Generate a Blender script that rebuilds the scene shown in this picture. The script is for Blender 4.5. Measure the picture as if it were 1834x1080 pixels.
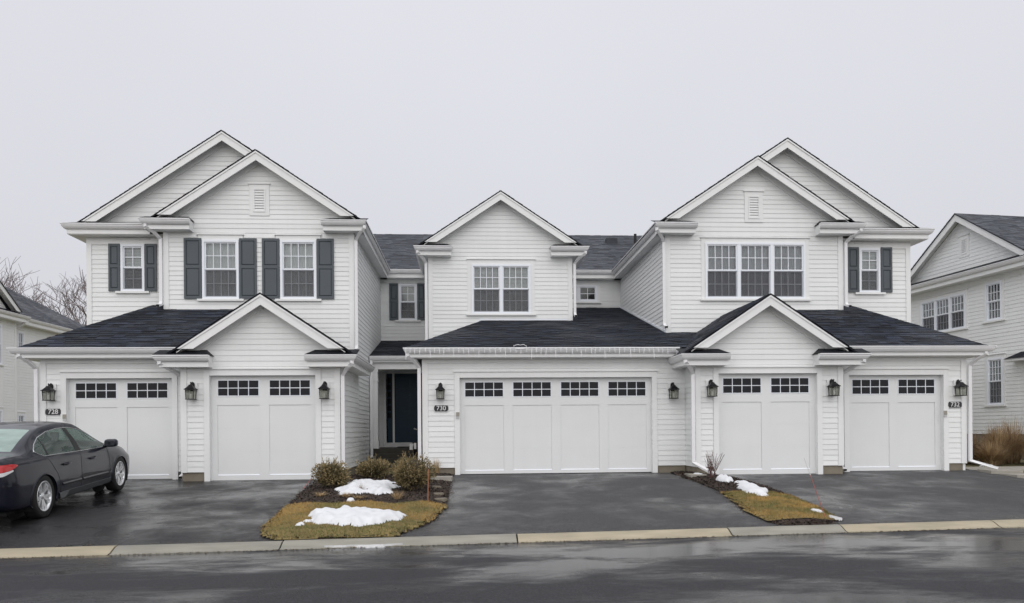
import bpy, math, random
from mathutils import Vector, Matrix, noise
random.seed(7)
R = math.radians
scene = bpy.context.scene
for o in list(bpy.data.objects):
    bpy.data.objects.remove(o)

# ------------------------------------------------------------------ camera
cam_d = bpy.data.cameras.new('camera')
cam = bpy.data.objects.new('camera', cam_d)
scene.collection.objects.link(cam)
scene.camera = cam
yaw, pitch, roll = .0561, .0016, -.0081
fw = Vector((math.cos(pitch) * math.sin(yaw), math.cos(pitch) * math.cos(yaw), math.sin(pitch)))
rt = Vector((math.cos(yaw), -math.sin(yaw), 0))
up = rt.cross(fw)
rt2 = rt * math.cos(roll) + up * math.sin(roll)
up2 = up * math.cos(roll) - rt * math.sin(roll)
M = Matrix((rt2, up2, -fw)).transposed().to_4x4()
M.translation = Vector((0, 0, 1.0114))
cam.matrix_world = M
cam_d.sensor_fit = 'HORIZONTAL'
cam_d.sensor_width = 36
cam_d.lens = 1382.8 / 1834 * 36
cam_d.shift_y = (767.17 - 540) / 1834
cam_d.clip_start = .05
cam_d.clip_end = 2000
scene.render.resolution_x, scene.render.resolution_y = 1024, 603

# ------------------------------------------------------------------ sky, sun, exposure
SUN_EL, SUN_AZ = R(36), R(186)          # high and behind the camera, thick cloud
w = bpy.data.worlds.new('World')
scene.world = w
w.use_nodes = True
nt = w.node_tree
nt.nodes.clear()
wo = nt.nodes.new('ShaderNodeOutputWorld')
bg = nt.nodes.new('ShaderNodeBackground')
sky = nt.nodes.new('ShaderNodeTexSky')
sky.sky_type = 'NISHITA'
sky.sun_disc = False
sky.sun_elevation = SUN_EL
sky.sun_rotation = SUN_AZ
sky.air_density = 1.0
sky.dust_density = 4.0
# cloud deck: overcast sky, somewhat brighter towards the zenith
tc = nt.nodes.new('ShaderNodeTexCoord')
sx = nt.nodes.new('ShaderNodeSeparateXYZ')
ramp = nt.nodes.new('ShaderNodeMapRange')
ramp.inputs['From Min'].default_value = 0.0
ramp.inputs['From Max'].default_value = 1.0
ramp.inputs['To Min'].default_value = 5.7
ramp.inputs['To Max'].default_value = 7.6
cn = nt.nodes.new('ShaderNodeTexNoise')
cn.inputs['Scale'].default_value = 1.6
cn.inputs['Detail'].default_value = 3
cm = nt.nodes.new('ShaderNodeMapRange')
cm.inputs['To Min'].default_value = .93
cm.inputs['To Max'].default_value = 1.07
mul = nt.nodes.new('ShaderNodeMath'); mul.operation = 'MULTIPLY'
tintn = nt.nodes.new('ShaderNodeVectorMath'); tintn.operation = 'SCALE'
tintn.inputs[0].default_value = (.962, .965, 1.022)
mx = nt.nodes.new('ShaderNodeMix'); mx.data_type = 'RGBA'
mx.inputs['Factor'].default_value = .93
nt.links.new(tc.outputs['Generated'], sx.inputs[0])
nt.links.new(sx.outputs['Z'], ramp.inputs['Value'])
nt.links.new(tc.outputs['Generated'], cn.inputs['Vector'])
nt.links.new(cn.outputs['Fac'], cm.inputs['Value'])
nt.links.new(ramp.outputs['Result'], mul.inputs[0])
nt.links.new(cm.outputs['Result'], mul.inputs[1])
nt.links.new(mul.outputs[0], tintn.inputs['Scale'])
nt.links.new(sky.outputs[0], mx.inputs[6])
nt.links.new(tintn.outputs[0], mx.inputs[7])
nt.links.new(mx.outputs[2], bg.inputs['Color'])
bg.inputs['Strength'].default_value = .1
nt.links.new(bg.outputs[0], wo.inputs[0])
sd = bpy.data.lights.new('sun', 'SUN')
sd.energy = 1.5
sd.angle = R(115)
sd.color = (1, .985, .965)
so = bpy.data.objects.new('sun', sd)
so.rotation_euler = Vector((math.sin(SUN_AZ) * math.cos(SUN_EL), math.cos(SUN_AZ) * math.cos(SUN_EL), math.sin(SUN_EL))).to_track_quat('Z', 'Y').to_euler()
so.location = (-10, -20, 30)
scene.collection.objects.link(so)
vs = scene.view_settings
vs.view_transform = 'Standard'
vs.look = 'None'
vs.exposure = 0.30
vs.gamma = 1
vs.use_curve_mapping = False

# ------------------------------------------------------------------ materials
MATS = {}
def mat(name, col=(.5, .5, .5), rough=.5, metal=0, spec=.5, coat=0, noise_s=None, noise_a=.08, bump=0, bump_s=60, tint=None, rand=0, stretch=None, streak=0):
    m = bpy.data.materials.new(name)
    m.use_nodes = True
    n = m.node_tree
    b = n.nodes['Principled BSDF']
    b.inputs['Base Color'].default_value = (*col, 1)
    b.inputs['Roughness'].default_value = rough
    b.inputs['Metallic'].default_value = metal
    b.inputs['Specular IOR Level'].default_value = spec
    b.inputs['Coat Weight'].default_value = coat
    b.inputs['Coat Roughness'].default_value = .04
    cur = None
    tcn = n.nodes.new('ShaderNodeTexCoord')
    vec = tcn.outputs['Object']
    if stretch:
        mp = n.nodes.new('ShaderNodeMapping')
        mp.inputs['Scale'].default_value = stretch
        n.links.new(vec, mp.inputs['Vector'])
        vec = mp.outputs[0]
    def scale_by(val_out, lo, hi):
        nonlocal cur
        mr = n.nodes.new('ShaderNodeMapRange')
        mr.inputs['To Min'].default_value = lo
        mr.inputs['To Max'].default_value = hi
        n.links.new(val_out, mr.inputs['Value'])
        vm = n.nodes.new('ShaderNodeVectorMath'); vm.operation = 'SCALE'
        if cur is None:
            vm.inputs[0].default_value = col
        else:
            n.links.new(cur, vm.inputs[0])
        n.links.new(mr.outputs[0], vm.inputs['Scale'])
        cur = vm.outputs[0]
    if tint:            # second colour driven by the per-face attribute
        at = n.nodes.new('ShaderNodeAttribute')
        at.attribute_name = 'tint'
        mixn = n.nodes.new('ShaderNodeMix'); mixn.data_type = 'RGBA'
        mixn.inputs[6].default_value = (*col, 1)
        mixn.inputs[7].default_value = (*tint, 1)
        n.links.new(at.outputs['Fac'], mixn.inputs['Factor'])
        cur = mixn.outputs[2]
    if rand:
        oi = n.nodes.new('ShaderNodeObjectInfo')
        scale_by(oi.outputs['Random'], 1 - rand, 1 + rand)
    if noise_s:
        nz = n.nodes.new('ShaderNodeTexNoise')
        nz.inputs['Scale'].default_value = noise_s
        nz.inputs['Detail'].default_value = 5
        n.links.new(vec, nz.inputs['Vector'])
        scale_by(nz.outputs['Fac'], 1 - noise_a * 2, 1 + noise_a * 2)
    if streak:          # faint vertical weather streaks
        geo = n.nodes.new('ShaderNodeNewGeometry')
        mp2 = n.nodes.new('ShaderNodeMapping'); mp2.inputs['Scale'].default_value = (7, 7, .55)
        n.links.new(geo.outputs['Position'], mp2.inputs['Vector'])
        ns = n.nodes.new('ShaderNodeTexNoise'); ns.inputs['Scale'].default_value = 1; ns.inputs['Detail'].default_value = 6; ns.inputs['Roughness'].default_value = .62
        n.links.new(mp2.outputs[0], ns.inputs['Vector'])
        scale_by(ns.outputs['Fac'], 1 - streak * 2, 1 + streak)
    if cur is not None:
        n.links.new(cur, b.inputs['Base Color'])
    if name.startswith('shingle'):
        wz_ = n.nodes.new('ShaderNodeTexNoise'); wz_.inputs['Scale'].default_value = .8; wz_.inputs['Detail'].default_value = 4
        n.links.new(tcn.outputs['Object'], wz_.inputs['Vector'])
        wr_ = n.nodes.new('ShaderNodeMapRange'); wr_.inputs['From Min'].default_value = .35; wr_.inputs['From Max'].default_value = .65
        wr_.inputs['To Min'].default_value = .42; wr_.inputs['To Max'].default_value = .85
        n.links.new(wz_.outputs['Fac'], wr_.inputs['Value']); n.links.new(wr_.outputs[0], b.inputs['Roughness'])
    if bump:
        nb = n.nodes.new('ShaderNodeTexNoise')
        nb.inputs['Scale'].default_value = bump_s
        nb.inputs['Detail'].default_value = 4
        n.links.new(vec, nb.inputs['Vector'])
        bp = n.nodes.new('ShaderNodeBump')
        bp.inputs['Strength'].default_value = bump
        bp.inputs['Distance'].default_value = .01
        n.links.new(nb.outputs['Fac'], bp.inputs['Height'])
        n.links.new(bp.outputs[0], b.inputs['Normal'])
    MATS[name] = m
    return m

mat('siding', (.79, .80, .795), .55, streak=.03, noise_s=.7, noise_a=.03, rand=.028, bump=.06, bump_s=25, stretch=(1, 1, 6))
mat('trim', (.80, .805, .80), .45, streak=.04, noise_s=1.5, noise_a=.02, bump=.03, bump_s=12)
mat('gutter_white', (.80, .80, .81), .35, streak=.05, noise_s=2.5, noise_a=.03)
mat('door_paint', (.745, .755, .755), .5, streak=.012, noise_s=2.2, noise_a=.015, bump=.10, bump_s=90)
mat('vinyl', (.80, .83, .88), .35, noise_s=2, noise_a=.02)
mat('grille', (.72, .75, .80), .4)
mat('shutter_paint', (.066, .080, .092), .5, noise_s=3, noise_a=.05, bump=.1, bump_s=40)
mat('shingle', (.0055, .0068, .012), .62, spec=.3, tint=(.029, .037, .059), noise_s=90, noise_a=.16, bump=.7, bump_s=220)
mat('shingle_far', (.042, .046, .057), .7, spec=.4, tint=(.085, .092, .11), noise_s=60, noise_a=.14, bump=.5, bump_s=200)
mat('concrete', (.32, .30, .26), .8, noise_s=6, noise_a=.14, bump=.4, bump_s=60)
mat('foundation', (.20, .175, .135), .85, noise_s=4, noise_a=.16, bump=.4, bump_s=30)
mat('kerb_tan', (.355, .31, .22), .6, noise_s=3, noise_a=.2, bump=.3, bump_s=120, rand=.05, stretch=(.6, 3, 3))
mat('kerb_grey', (.26, .25, .21), .6, noise_s=3, noise_a=.2, bump=.3, bump_s=120, rand=.05, stretch=(.6, 3, 3))
mat('joint_dark', (.04, .036, .03), .9)
mat('room_dark', (.012, .012, .014), .9)
mat('blind', (.56, .56, .56), .7, noise_s=3, noise_a=.05)
mat('curtain', (.58, .58, .585), .9, noise_s=8, noise_a=.05)
mat('curtain_grey', (.34, .34, .37), .9, noise_s=8, noise_a=.08)
mat('garage_pane', (.007, .008, .013), .08, spec=.18, noise_s=2.5, noise_a=.4)
mat('black_metal', (.006, .006, .008), .45, spec=.3, noise_s=20, noise_a=.1)
mat('dark_rubber', (.012, .012, .012), .7)
mat('entry_door', (.006, .030, .058), .4, spec=.25, noise_s=4, noise_a=.08)
mat('plaque_black', (.012, .012, .016), .35)
mat('plaque_white', (.75, .75, .75), .5)
mat('snow', (.70, .71, .73), .75, noise_s=5, noise_a=.04, bump=.9, bump_s=22)
mat('old_snow', (.50, .50, .50), .8, noise_s=9, noise_a=.15, bump=.5, bump_s=30)
mat('soil', (.045, .030, .022), .95, noise_s=14, noise_a=.25, bump=.8, bump_s=40)
mat('mulch_chip', (.022, .015, .012), .9, tint=(.085, .055, .038))
mat('litter', (.03, .022, .017), .9, tint=(.20, .14, .075))
mat('grass_blade', (.11, .125, .03), .7, tint=(.42, .26, .075))
mat('turf', (.19, .14, .05), .95, noise_s=3, noise_a=.3, bump=.8, bump_s=50)
mat('lawn', (.14, .125, .06), .95, noise_s=.6, noise_a=.25, bump=.5, bump_s=20)
mat('shrub_leaf', (.075, .065, .026), .7, tint=(.36, .27, .13))
mat('shrub_core', (.05, .04, .022), .95, noise_s=12, noise_a=.3)
mat('twig', (.075, .055, .05), .85, noise_s=8, noise_a=.15)
mat('twig_red', (.10, .05, .045), .85)
mat('tree_bark', (.24, .205, .21), .9, noise_s=5, noise_a=.15)
mat('straw', (.30, .20, .10), .85, tint=(.50, .37, .20))
mat('straw_dark', (.10, .065, .042), .9, tint=(.40, .27, .14))
mat('straw_mid', (.16, .10, .055), .9, tint=(.52, .37, .20))
mat('orange_plastic', (.36, .15, .08), .5, noise_s=10, noise_a=.1)
mat('red_fibre', (.40, .12, .10), .5)
mat('white_plastic', (.75, .75, .75), .4)
mat('icicle_wire', (.82, .82, .84), .5)
mat('door_mat', (.02, .02, .02), .9)
mat('porch_floor', (.055, .052, .042), .8, noise_s=5, noise_a=.15)
# car
mat('car_paint', (.005, .0065, .016), .35, metal=.1, spec=.25, coat=.55, noise_s=300, noise_a=.05)
mat('car_trim', (.013, .013, .014), .5)
mat('car_skirt', (.055, .06, .065), .4)
mat('chrome', (.62, .63, .64), .18, metal=1)
mat('alloy', (.80, .81, .82), .32, metal=.7)
mat('alloy_dark', (.05, .05, .05), .5, metal=.5)
mat('tyre', (.013, .013, .013), .8, bump=.2, bump_s=60)
mat('tail_red', (.55, .012, .014), .12, coat=1)
mat('tail_clear', (.72, .72, .72), .12, coat=1)
mat('mirror_dark', (.03, .033, .038), .08)
mat('seat_cloth', (.04, .04, .042), .9)

def glass_mat(name, tint=(.9, .92, .92), rough=.02, refl=1.0, spec_dirt=0.0):
    m = bpy.data.materials.new(name); m.use_nodes = True
    n = m.node_tree; n.nodes.clear()
    out = n.nodes.new('ShaderNodeOutputMaterial')
    tr = n.nodes.new('ShaderNodeBsdfTransparent'); tr.inputs[0].default_value = (*tint, 1)
    gl = n.nodes.new('ShaderNodeBsdfGlossy'); gl.inputs['Roughness'].default_value = rough
    gl.inputs['Color'].default_value = (refl, refl, refl, 1)
    fr = n.nodes.new('ShaderNodeFresnel'); fr.inputs['IOR'].default_value = 1.5
    nz = n.nodes.new('ShaderNodeTexNoise'); nz.inputs['Scale'].default_value = 1.7
    bp = n.nodes.new('ShaderNodeBump'); bp.inputs['Strength'].default_value = .12; bp.inputs['Distance'].default_value = .02
    n.links.new(nz.outputs['Fac'], bp.inputs['Height'])
    n.links.new(bp.outputs[0], gl.inputs['Normal'])
    ad = n.nodes.new('ShaderNodeMath'); ad.operation = 'MULTIPLY_ADD'
    ad.inputs[1].default_value = .8; ad.inputs[2].default_value = 0
    n.links.new(fr.outputs[0], ad.inputs[0])
    mxs = n.nodes.new('ShaderNodeMixShader')
    n.links.new(ad.outputs[0], mxs.inputs[0])
    n.links.new(tr.outputs[0], mxs.inputs[1]); n.links.new(gl.outputs[0], mxs.inputs[2])
    n.links.new(mxs.outputs[0], out.inputs[0])
    MATS[name] = m
glass_mat('glass')
glass_mat('lamp_glass', (.85, .86, .82), .08)

def pale_glass(name, tint, amount):  # glass with a pale green diffuse mixed in, its amount varied by noise
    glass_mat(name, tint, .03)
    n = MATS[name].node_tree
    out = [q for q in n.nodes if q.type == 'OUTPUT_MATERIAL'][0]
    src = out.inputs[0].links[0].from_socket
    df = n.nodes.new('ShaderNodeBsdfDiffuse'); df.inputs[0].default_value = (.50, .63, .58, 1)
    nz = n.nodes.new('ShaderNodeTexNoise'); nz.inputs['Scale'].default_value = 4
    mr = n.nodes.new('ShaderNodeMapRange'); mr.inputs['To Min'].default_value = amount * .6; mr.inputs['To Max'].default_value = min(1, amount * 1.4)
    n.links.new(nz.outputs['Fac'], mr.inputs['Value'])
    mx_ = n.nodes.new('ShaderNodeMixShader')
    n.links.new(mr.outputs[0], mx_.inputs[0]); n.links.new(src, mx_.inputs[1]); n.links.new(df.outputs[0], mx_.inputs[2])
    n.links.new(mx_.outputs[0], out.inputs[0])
pale_glass('car_glass_pale', (.6, .7, .66), .55)
pale_glass('car_glass', (.60, .80, .71), .14)

def screen_mat():
    m = bpy.data.materials.new('screen_mesh'); m.use_nodes = True
    n = m.node_tree; n.nodes.clear()
    out = n.nodes.new('ShaderNodeOutputMaterial')
    tr = n.nodes.new('ShaderNodeBsdfTransparent')
    df = n.nodes.new('ShaderNodeBsdfDiffuse'); df.inputs[0].default_value = (.10, .10, .11, 1)
    mxs = n.nodes.new('ShaderNodeMixShader'); mxs.inputs[0].default_value = .52
    n.links.new(tr.outputs[0], mxs.inputs[1]); n.links.new(df.outputs[0], mxs.inputs[2])
    n.links.new(mxs.outputs[0], out.inputs[0])
    MATS['screen_mesh'] = m
screen_mat()

def asphalt(name, dry, wet, r_wet, r_dry, thresh, seed, stretch, grain=1.0, soft=.07):
    """Damp asphalt: patches of standing film (glossy, dark) and drier, rougher, paler ground; stone grain, tyre-worn streaks."""
    m = bpy.data.materials.new(name); m.use_nodes = True
    n = m.node_tree; b = n.nodes['Principled BSDF']
    L_ = n.links.new
    tcn = n.nodes.new('ShaderNodeTexCoord')
    def nz(scale, det, vec, rough=.5, dist=0):
        q = n.nodes.new('ShaderNodeTexNoise'); q.inputs['Scale'].default_value = scale; q.inputs['Detail'].default_value = det
        q.inputs['Roughness'].default_value = rough; q.inputs['Distortion'].default_value = dist
        L_(vec, q.inputs['Vector']); return q.outputs['Fac']
    def mr(v, a, b_, lo, hi, smooth=False):
        q = n.nodes.new('ShaderNodeMapRange')
        if smooth: q.interpolation_type = 'SMOOTHSTEP'
        for k, x in (('From Min', a), ('From Max', b_), ('To Min', lo), ('To Max', hi)): q.inputs[k].default_value = x
        L_(v, q.inputs['Value']); return q.outputs[0]
    def math_(op, a, b_):
        q = n.nodes.new('ShaderNodeMath'); q.operation = op
        for k, v in ((0, a), (1, b_)):
            if isinstance(v, (int, float)): q.inputs[k].default_value = v
            else: L_(v, q.inputs[k])
        return q.outputs[0]
    mp = n.nodes.new('ShaderNodeMapping'); mp.inputs['Scale'].default_value = stretch
    mp.inputs['Location'].default_value = (seed, seed * .7, 0)
    L_(tcn.outputs['Object'], mp.inputs['Vector'])
    big = nz(.55, 8, mp.outputs[0], .55, .3)
    mp3 = n.nodes.new('ShaderNodeMapping'); mp3.inputs['Scale'].default_value = (stretch[0] * 2.2, stretch[1] * 2.2, 1); mp3.inputs['Location'].default_value = (seed * 2, seed, 0)
    mp3.inputs['Rotation'].default_value = (0, 0, .35)
    L_(tcn.outputs['Object'], mp3.inputs['Vector'])
    mid = nz(1.0, 6, mp3.outputs[0], .65, .4)
    comb = math_('ADD', math_('MULTIPLY', big, .68), math_('MULTIPLY', mid, .32))
    fine = nz(75, 4, tcn.outputs['Object'])
    comb = math_('ADD', comb, math_('MULTIPLY', math_('SUBTRACT', fine, .5), .06))
    dryness = mr(comb, thresh - soft, thresh + soft, 0, 1, True)         # 0 wet film .. 1 drier
    v1 = n.nodes.new('ShaderNodeTexVoronoi'); v1.inputs['Scale'].default_value = 70
    L_(tcn.outputs['Object'], v1.inputs['Vector'])
    sep = n.nodes.new('ShaderNodeSeparateColor'); L_(v1.outputs['Color'], sep.inputs[0])
    stone = mr(sep.outputs[0], 0, 1, .45, 1.55)
    mc = n.nodes.new('ShaderNodeMix'); mc.data_type = 'RGBA'
    mc.inputs[6].default_value = (*wet, 1); mc.inputs[7].default_value = (*dry, 1)
    L_(dryness, mc.inputs['Factor'])
    vm = n.nodes.new('ShaderNodeVectorMath'); vm.operation = 'SCALE'
    L_(mc.outputs[2], vm.inputs[0]); L_(math_('MULTIPLY', stone, mr(fine, .3, .7, .7, 1.3)), vm.inputs['Scale'])
    L_(vm.outputs[0], b.inputs['Base Color'])
    L_(mr(dryness, 0, 1, r_wet, r_dry), b.inputs['Roughness'])
    L_(mr(dryness, 0, 1, .5, .22), b.inputs['Specular IOR Level'])
    bp = n.nodes.new('ShaderNodeBump'); bp.inputs['Distance'].default_value = .006
    L_(mr(dryness, 0, 1, .10 * grain, .6 * grain), bp.inputs['Strength'])
    L_(v1.outputs['Distance'], bp.inputs['Height'])
    L_(bp.outputs[0], b.inputs['Normal'])
    MATS[name] = m
asphalt('asphalt_drive', (.060, .060, .063), (.025, .025, .027), .22, .64, .47, 3.1, (.8, .8, 1), soft=.12)
asphalt('asphalt_drive_wet', (.029, .028, .030), (.011, .011, .012), .18, .60, .50, 8.7, (.8, .8, 1), soft=.13)
asphalt('asphalt_street', (.027, .027, .031), (.012, .012, .015), .09, .58, .49, 14.2, (.42, .95, 1), .7, soft=.07)

# ------------------------------------------------------------------ mesh helpers
COL = scene.collection
class MB:
    def __init__(s):
        s.v, s.f, s.t = [], [], []
    def face(s, pts, t=0.):
        i = len(s.v); s.v += [tuple(p) for p in pts]; s.f.append(tuple(range(i, i + len(pts)))); s.t.append(t)
        return s
    def box(s, x0, x1, y0, y1, z0, z1, t=0.):
        i = len(s.v)
        s.v += [(x, y, z) for z in (z0, z1) for y in (y0, y1) for x in (x0, x1)]
        for q in ((0, 2, 3, 1), (4, 5, 7, 6), (0, 1, 5, 4), (2, 6, 7, 3), (0, 4, 6, 2), (1, 3, 7, 5)):
            s.f.append(tuple(i + k for k in q)); s.t.append(t)
        return s
    def prism(s, pts, ext, t=0.):
        """polygon pts (3D list) extruded by vector ext, closed"""
        n = len(pts); i = len(s.v); e = Vector(ext)
        s.v += [tuple(p) for p in pts] + [tuple(Vector(p) + e) for p in pts]
        s.f.append(tuple(i + k for k in range(n))); s.t.append(t)
        s.f.append(tuple(i + n + k for k in reversed(range(n)))); s.t.append(t)
        for k in range(n):
            k2 = (k + 1) % n
            s.f.append((i + k, i + k2, i + n + k2, i + n + k)); s.t.append(t)
        return s
    def tube(s, pts, r, sides=8, t=0., cap=True, r2=None, flat=None):
        """tube along polyline; r may taper to r2"""
        P = [Vector(p) for p in pts]; n = len(P); i = len(s.v)
        nrm = None
        for k in range(n):
            d = (P[min(k + 1, n - 1)] - P[max(k - 1, 0)]).normalized()
            if nrm is None:
                a = Vector((0, 0, 1)) if abs(d.z) < .9 else Vector((1, 0, 0))
                nrm = d.cross(a).normalized()
            else:
                nrm = (nrm - d * nrm.dot(d)).normalized()
            bn = d.cross(nrm)
            rr = r if r2 is None else r + (r2 - r) * k / (n - 1)
            for q in range(sides):
                an = 2 * math.pi * (q + .5) / sides
                s.v.append(tuple(P[k] + nrm * math.cos(an) * rr + bn * math.sin(an) * rr))
        for k in range(n - 1):
            for q in range(sides):
                q2 = (q + 1) % sides
                s.f.append((i + k * sides + q, i + k * sides + q2, i + (k + 1) * sides + q2, i + (k + 1) * sides + q)); s.t.append(t)
        if cap and sides > 2:
            s.f.append(tuple(i + q for q in reversed(range(sides)))); s.t.append(t)
            s.f.append(tuple(i + (n - 1) * sides + q for q in range(sides))); s.t.append(t)
        return s
    def lathe(s, prof, axis='z', o=(0, 0, 0), seg=24, t=0.):
        """profile [(r, h)] revolved about an axis through o"""
        i = len(s.v); n = len(prof)
        for k in range(seg):
            an = 2 * math.pi * k / seg; c, sn = math.cos(an), math.sin(an)
            for r, h in prof:
                p = {'z': (r * c, r * sn, h), 'y': (r * c, h, r * sn), 'x': (h, r * c, r * sn)}[axis]
                s.v.append((o[0] + p[0], o[1] + p[1], o[2] + p[2]))
        for k in range(seg):
            k2 = (k + 1) % seg
            for j in range(n - 1):
                s.f.append((i + k * n + j, i + k2 * n + j, i + k2 * n + j + 1, i + k * n + j + 1)); s.t.append(t)
        return s
    def build(s, name, m, parent=None, smooth=False, kind=None, label=None):
        me = bpy.data.meshes.new(name)
        me.from_pydata(s.v, [], s.f)
        if any(s.t):
            a = me.attributes.new('tint', 'FLOAT', 'FACE')
            a.data.foreach_set('value', s.t)
        me.materials.append(MATS[m])
        if smooth:
            me.polygons.foreach_set('use_smooth', [True] * len(me.polygons))
        me.update()
        return link(name, me, parent, kind, label)

def link(name, me, parent=None, kind=None, label=None):
    o = bpy.data.objects.new(name, me)
    COL.objects.link(o)
    if parent is not None:
        o.parent = parent
        if parent.type == 'EMPTY' and parent.get('_w'):
            o.matrix_parent_inverse = Matrix.Translation(parent.location).inverted()
    if kind: o['kind'] = kind
    if label: o['label'] = label
    return o

def thing(name, label, cat, loc=(0, 0, 0), group=None, world=True, rot=None):
    """an Empty at the thing's base; world=True: its parts are given in world coordinates"""
    o = bpy.data.objects.new(name, None)
    o.empty_display_size = .2
    COL.objects.link(o)
    o.location = loc
    if rot: o.rotation_euler = rot
    o['label'] = label; o['category'] = cat
    if group: o['group'] = group
    if world: o['_w'] = 1
    return o
def tag(o, label, cat, group=None):
    o['label'] = label; o['category'] = cat
    if group: o['group'] = group
    return o
def copy_tree(o, parent=None):
    c = o.copy(); COL.objects.link(c)
    if parent is not None: c.parent = parent
    for ch in list(o.children): copy_tree(ch, c)
    return c

def clip(poly, nx, nz, c):
    """keep nx*u+nz*z >= c"""
    out = []
    n = len(poly)
    for i in range(n):
        a, b = poly[i], poly[(i + 1) % n]
        da, db = nx * a[0] + nz * a[1] - c, nx * b[0] + nz * b[1] - c
        if da >= -1e-9: out.append(a)
        if (da > 1e-9 and db < -1e-9) or (da < -1e-9 and db > 1e-9):
            t = da / (da - db)
            out.append((a[0] + (b[0] - a[0]) * t, a[1] + (b[1] - a[1]) * t))
    return out
def rng(poly, a, b, c, d):
    p = poly
    for q in ((1, 0, a), (-1, 0, -b), (0, 1, c), (0, -1, -d)):
        p = clip(p, *q)
        if len(p) < 3: return []
    if max(x for x, _ in p) - min(x for x, _ in p) < .004 or max(z for _, z in p) - min(z for _, z in p) < .002: return []
    return p
def intervals(lo, hi, cuts):
    cuts = sorted(cuts); out = []; cur = lo
    for a, b in cuts:
        if a > cur: out.append((cur, min(a, hi)))
        cur = max(cur, b)
    if cur < hi: out.append((cur, hi))
    return [(a, b) for a, b in out if b - a > .004]

class Plane:
    """a vertical wall plane: u along it, z up, d outward"""
    def __init__(s, o, u, n):
        s.o, s.u, s.n = Vector(o), Vector(u).normalized(), Vector(n).normalized()
    def p(s, u, z, d=0.):
        return s.o + s.u * u + Vector((0, 0, z)) + s.n * d
def front(Y): return Plane((0, Y, 0), (1, 0, 0), (0, -1, 0))

EXPO = .117
def pieces(poly, holes):
    zs = sorted({z for h in holes for z in (h[2], h[3])})
    z0, z1 = min(z for _, z in poly), max(z for _, z in poly)
    zs = [z0] + [z for z in zs if z0 < z < z1] + [z1]
    u0, u1 = min(u for u, _ in poly) - 1, max(u for u, _ in poly) + 1
    out = []
    for a, b in zip(zs, zs[1:]):
        cuts = [(h[0], h[1]) for h in holes if h[2] <= a + 1e-6 and h[3] >= b - 1e-6]
        for ua, ub in intervals(u0, u1, cuts):
            q = rng(poly, ua, ub, a, b)
            if q: out.append(q)
    return out

def wall(parent, pl, poly, holes=(), bholes=None, z0=None, name='wall', joined=False, boards=True, zoff=0.):
    """backing wall with holes + lap-siding boards (each a child piece)"""
    m = MB()
    for q in pieces(poly, list(bholes if bholes is not None else holes)):
        m.face([pl.p(u, z) for u, z in q])
    wo = m.build(name, 'siding', parent)
    if not boards: return wo
    zmin, zmax = min(z for _, z in poly), max(z for _, z in poly)
    zs = zmin if z0 is None else z0
    k0 = math.floor((zmin - zs) / EXPO)
    u0, u1 = min(u for u, _ in poly) - 1, max(u for u, _ in poly) + 1
    J = MB()
    k = k0
    while zs + k * EXPO < zmax - .01:
        a, b = zs + k * EXPO, zs + (k + 1) * EXPO
        k += 1
        strip = rng(poly, u0, u1, a, b)
        if not strip: continue
        full = [(h[0], h[1]) for h in holes if h[2] <= a + 1e-6 and h[3] >= b - 1e-6]
        part = [h for h in holes if h[2] < b - 1e-6 and h[3] > a + 1e-6 and not (h[2] <= a + 1e-6 and h[3] >= b - 1e-6)]
        jit = random.uniform(-.0012, .0012)
        for ua, ub in intervals(min(u for u, _ in strip), max(u for u, _ in strip), full):
            base = rng(strip, ua, ub, a, b)
            if not base: continue
            grp = []
            for q in pieces(base, [h for h in part if h[1] > ua and h[0] < ub]):
                bb = (min(u for u, _ in q) - 1e-4, max(u for u, _ in q) + 1e-4, min(z for _, z in q) - 1e-4, max(z for _, z in q) + 1e-4)
                tch = [g_ for g_ in grp if any(c[0] < bb[1] - 3e-4 and c[1] > bb[0] + 3e-4 and c[2] < bb[3] and c[3] > bb[2] for c, _ in g_)]
                new = [(bb, q)]
                for g_ in tch: new += g_; grp.remove(g_)
                grp.append(new)
            for G_ in grp:
              B = J if joined else MB()
              for _, q in G_:
                dep = lambda z: .005 + jit + .0115 * (1 - (z - a) / EXPO)
                B.face([pl.p(u, z, dep(z)) for u, z in q])
                zb = min(z for _, z in q)
                bu = [u for u, z in q if z < zb + 1e-5]
                if len(bu) > 1:
                    B.face([pl.p(min(bu), zb, 0), pl.p(max(bu), zb, 0), pl.p(max(bu), zb, dep(zb)), pl.p(min(bu), zb, dep(zb))])
              if not joined and B.f:
                B.build('siding_board', 'siding', wo)
    if joined and J.f:
        J.build('siding', 'siding', wo, kind='stuff')
    return wo

def pbox(m, pl, u0, u1, z0, z1, d0, d1):
    """box on a wall plane"""
    m.prism([pl.p(u0, z0, d0), pl.p(u1, z0, d0), pl.p(u1, z1, d0), pl.p(u0, z1, d0)], pl.n * (d1 - d0))
    return m

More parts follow.
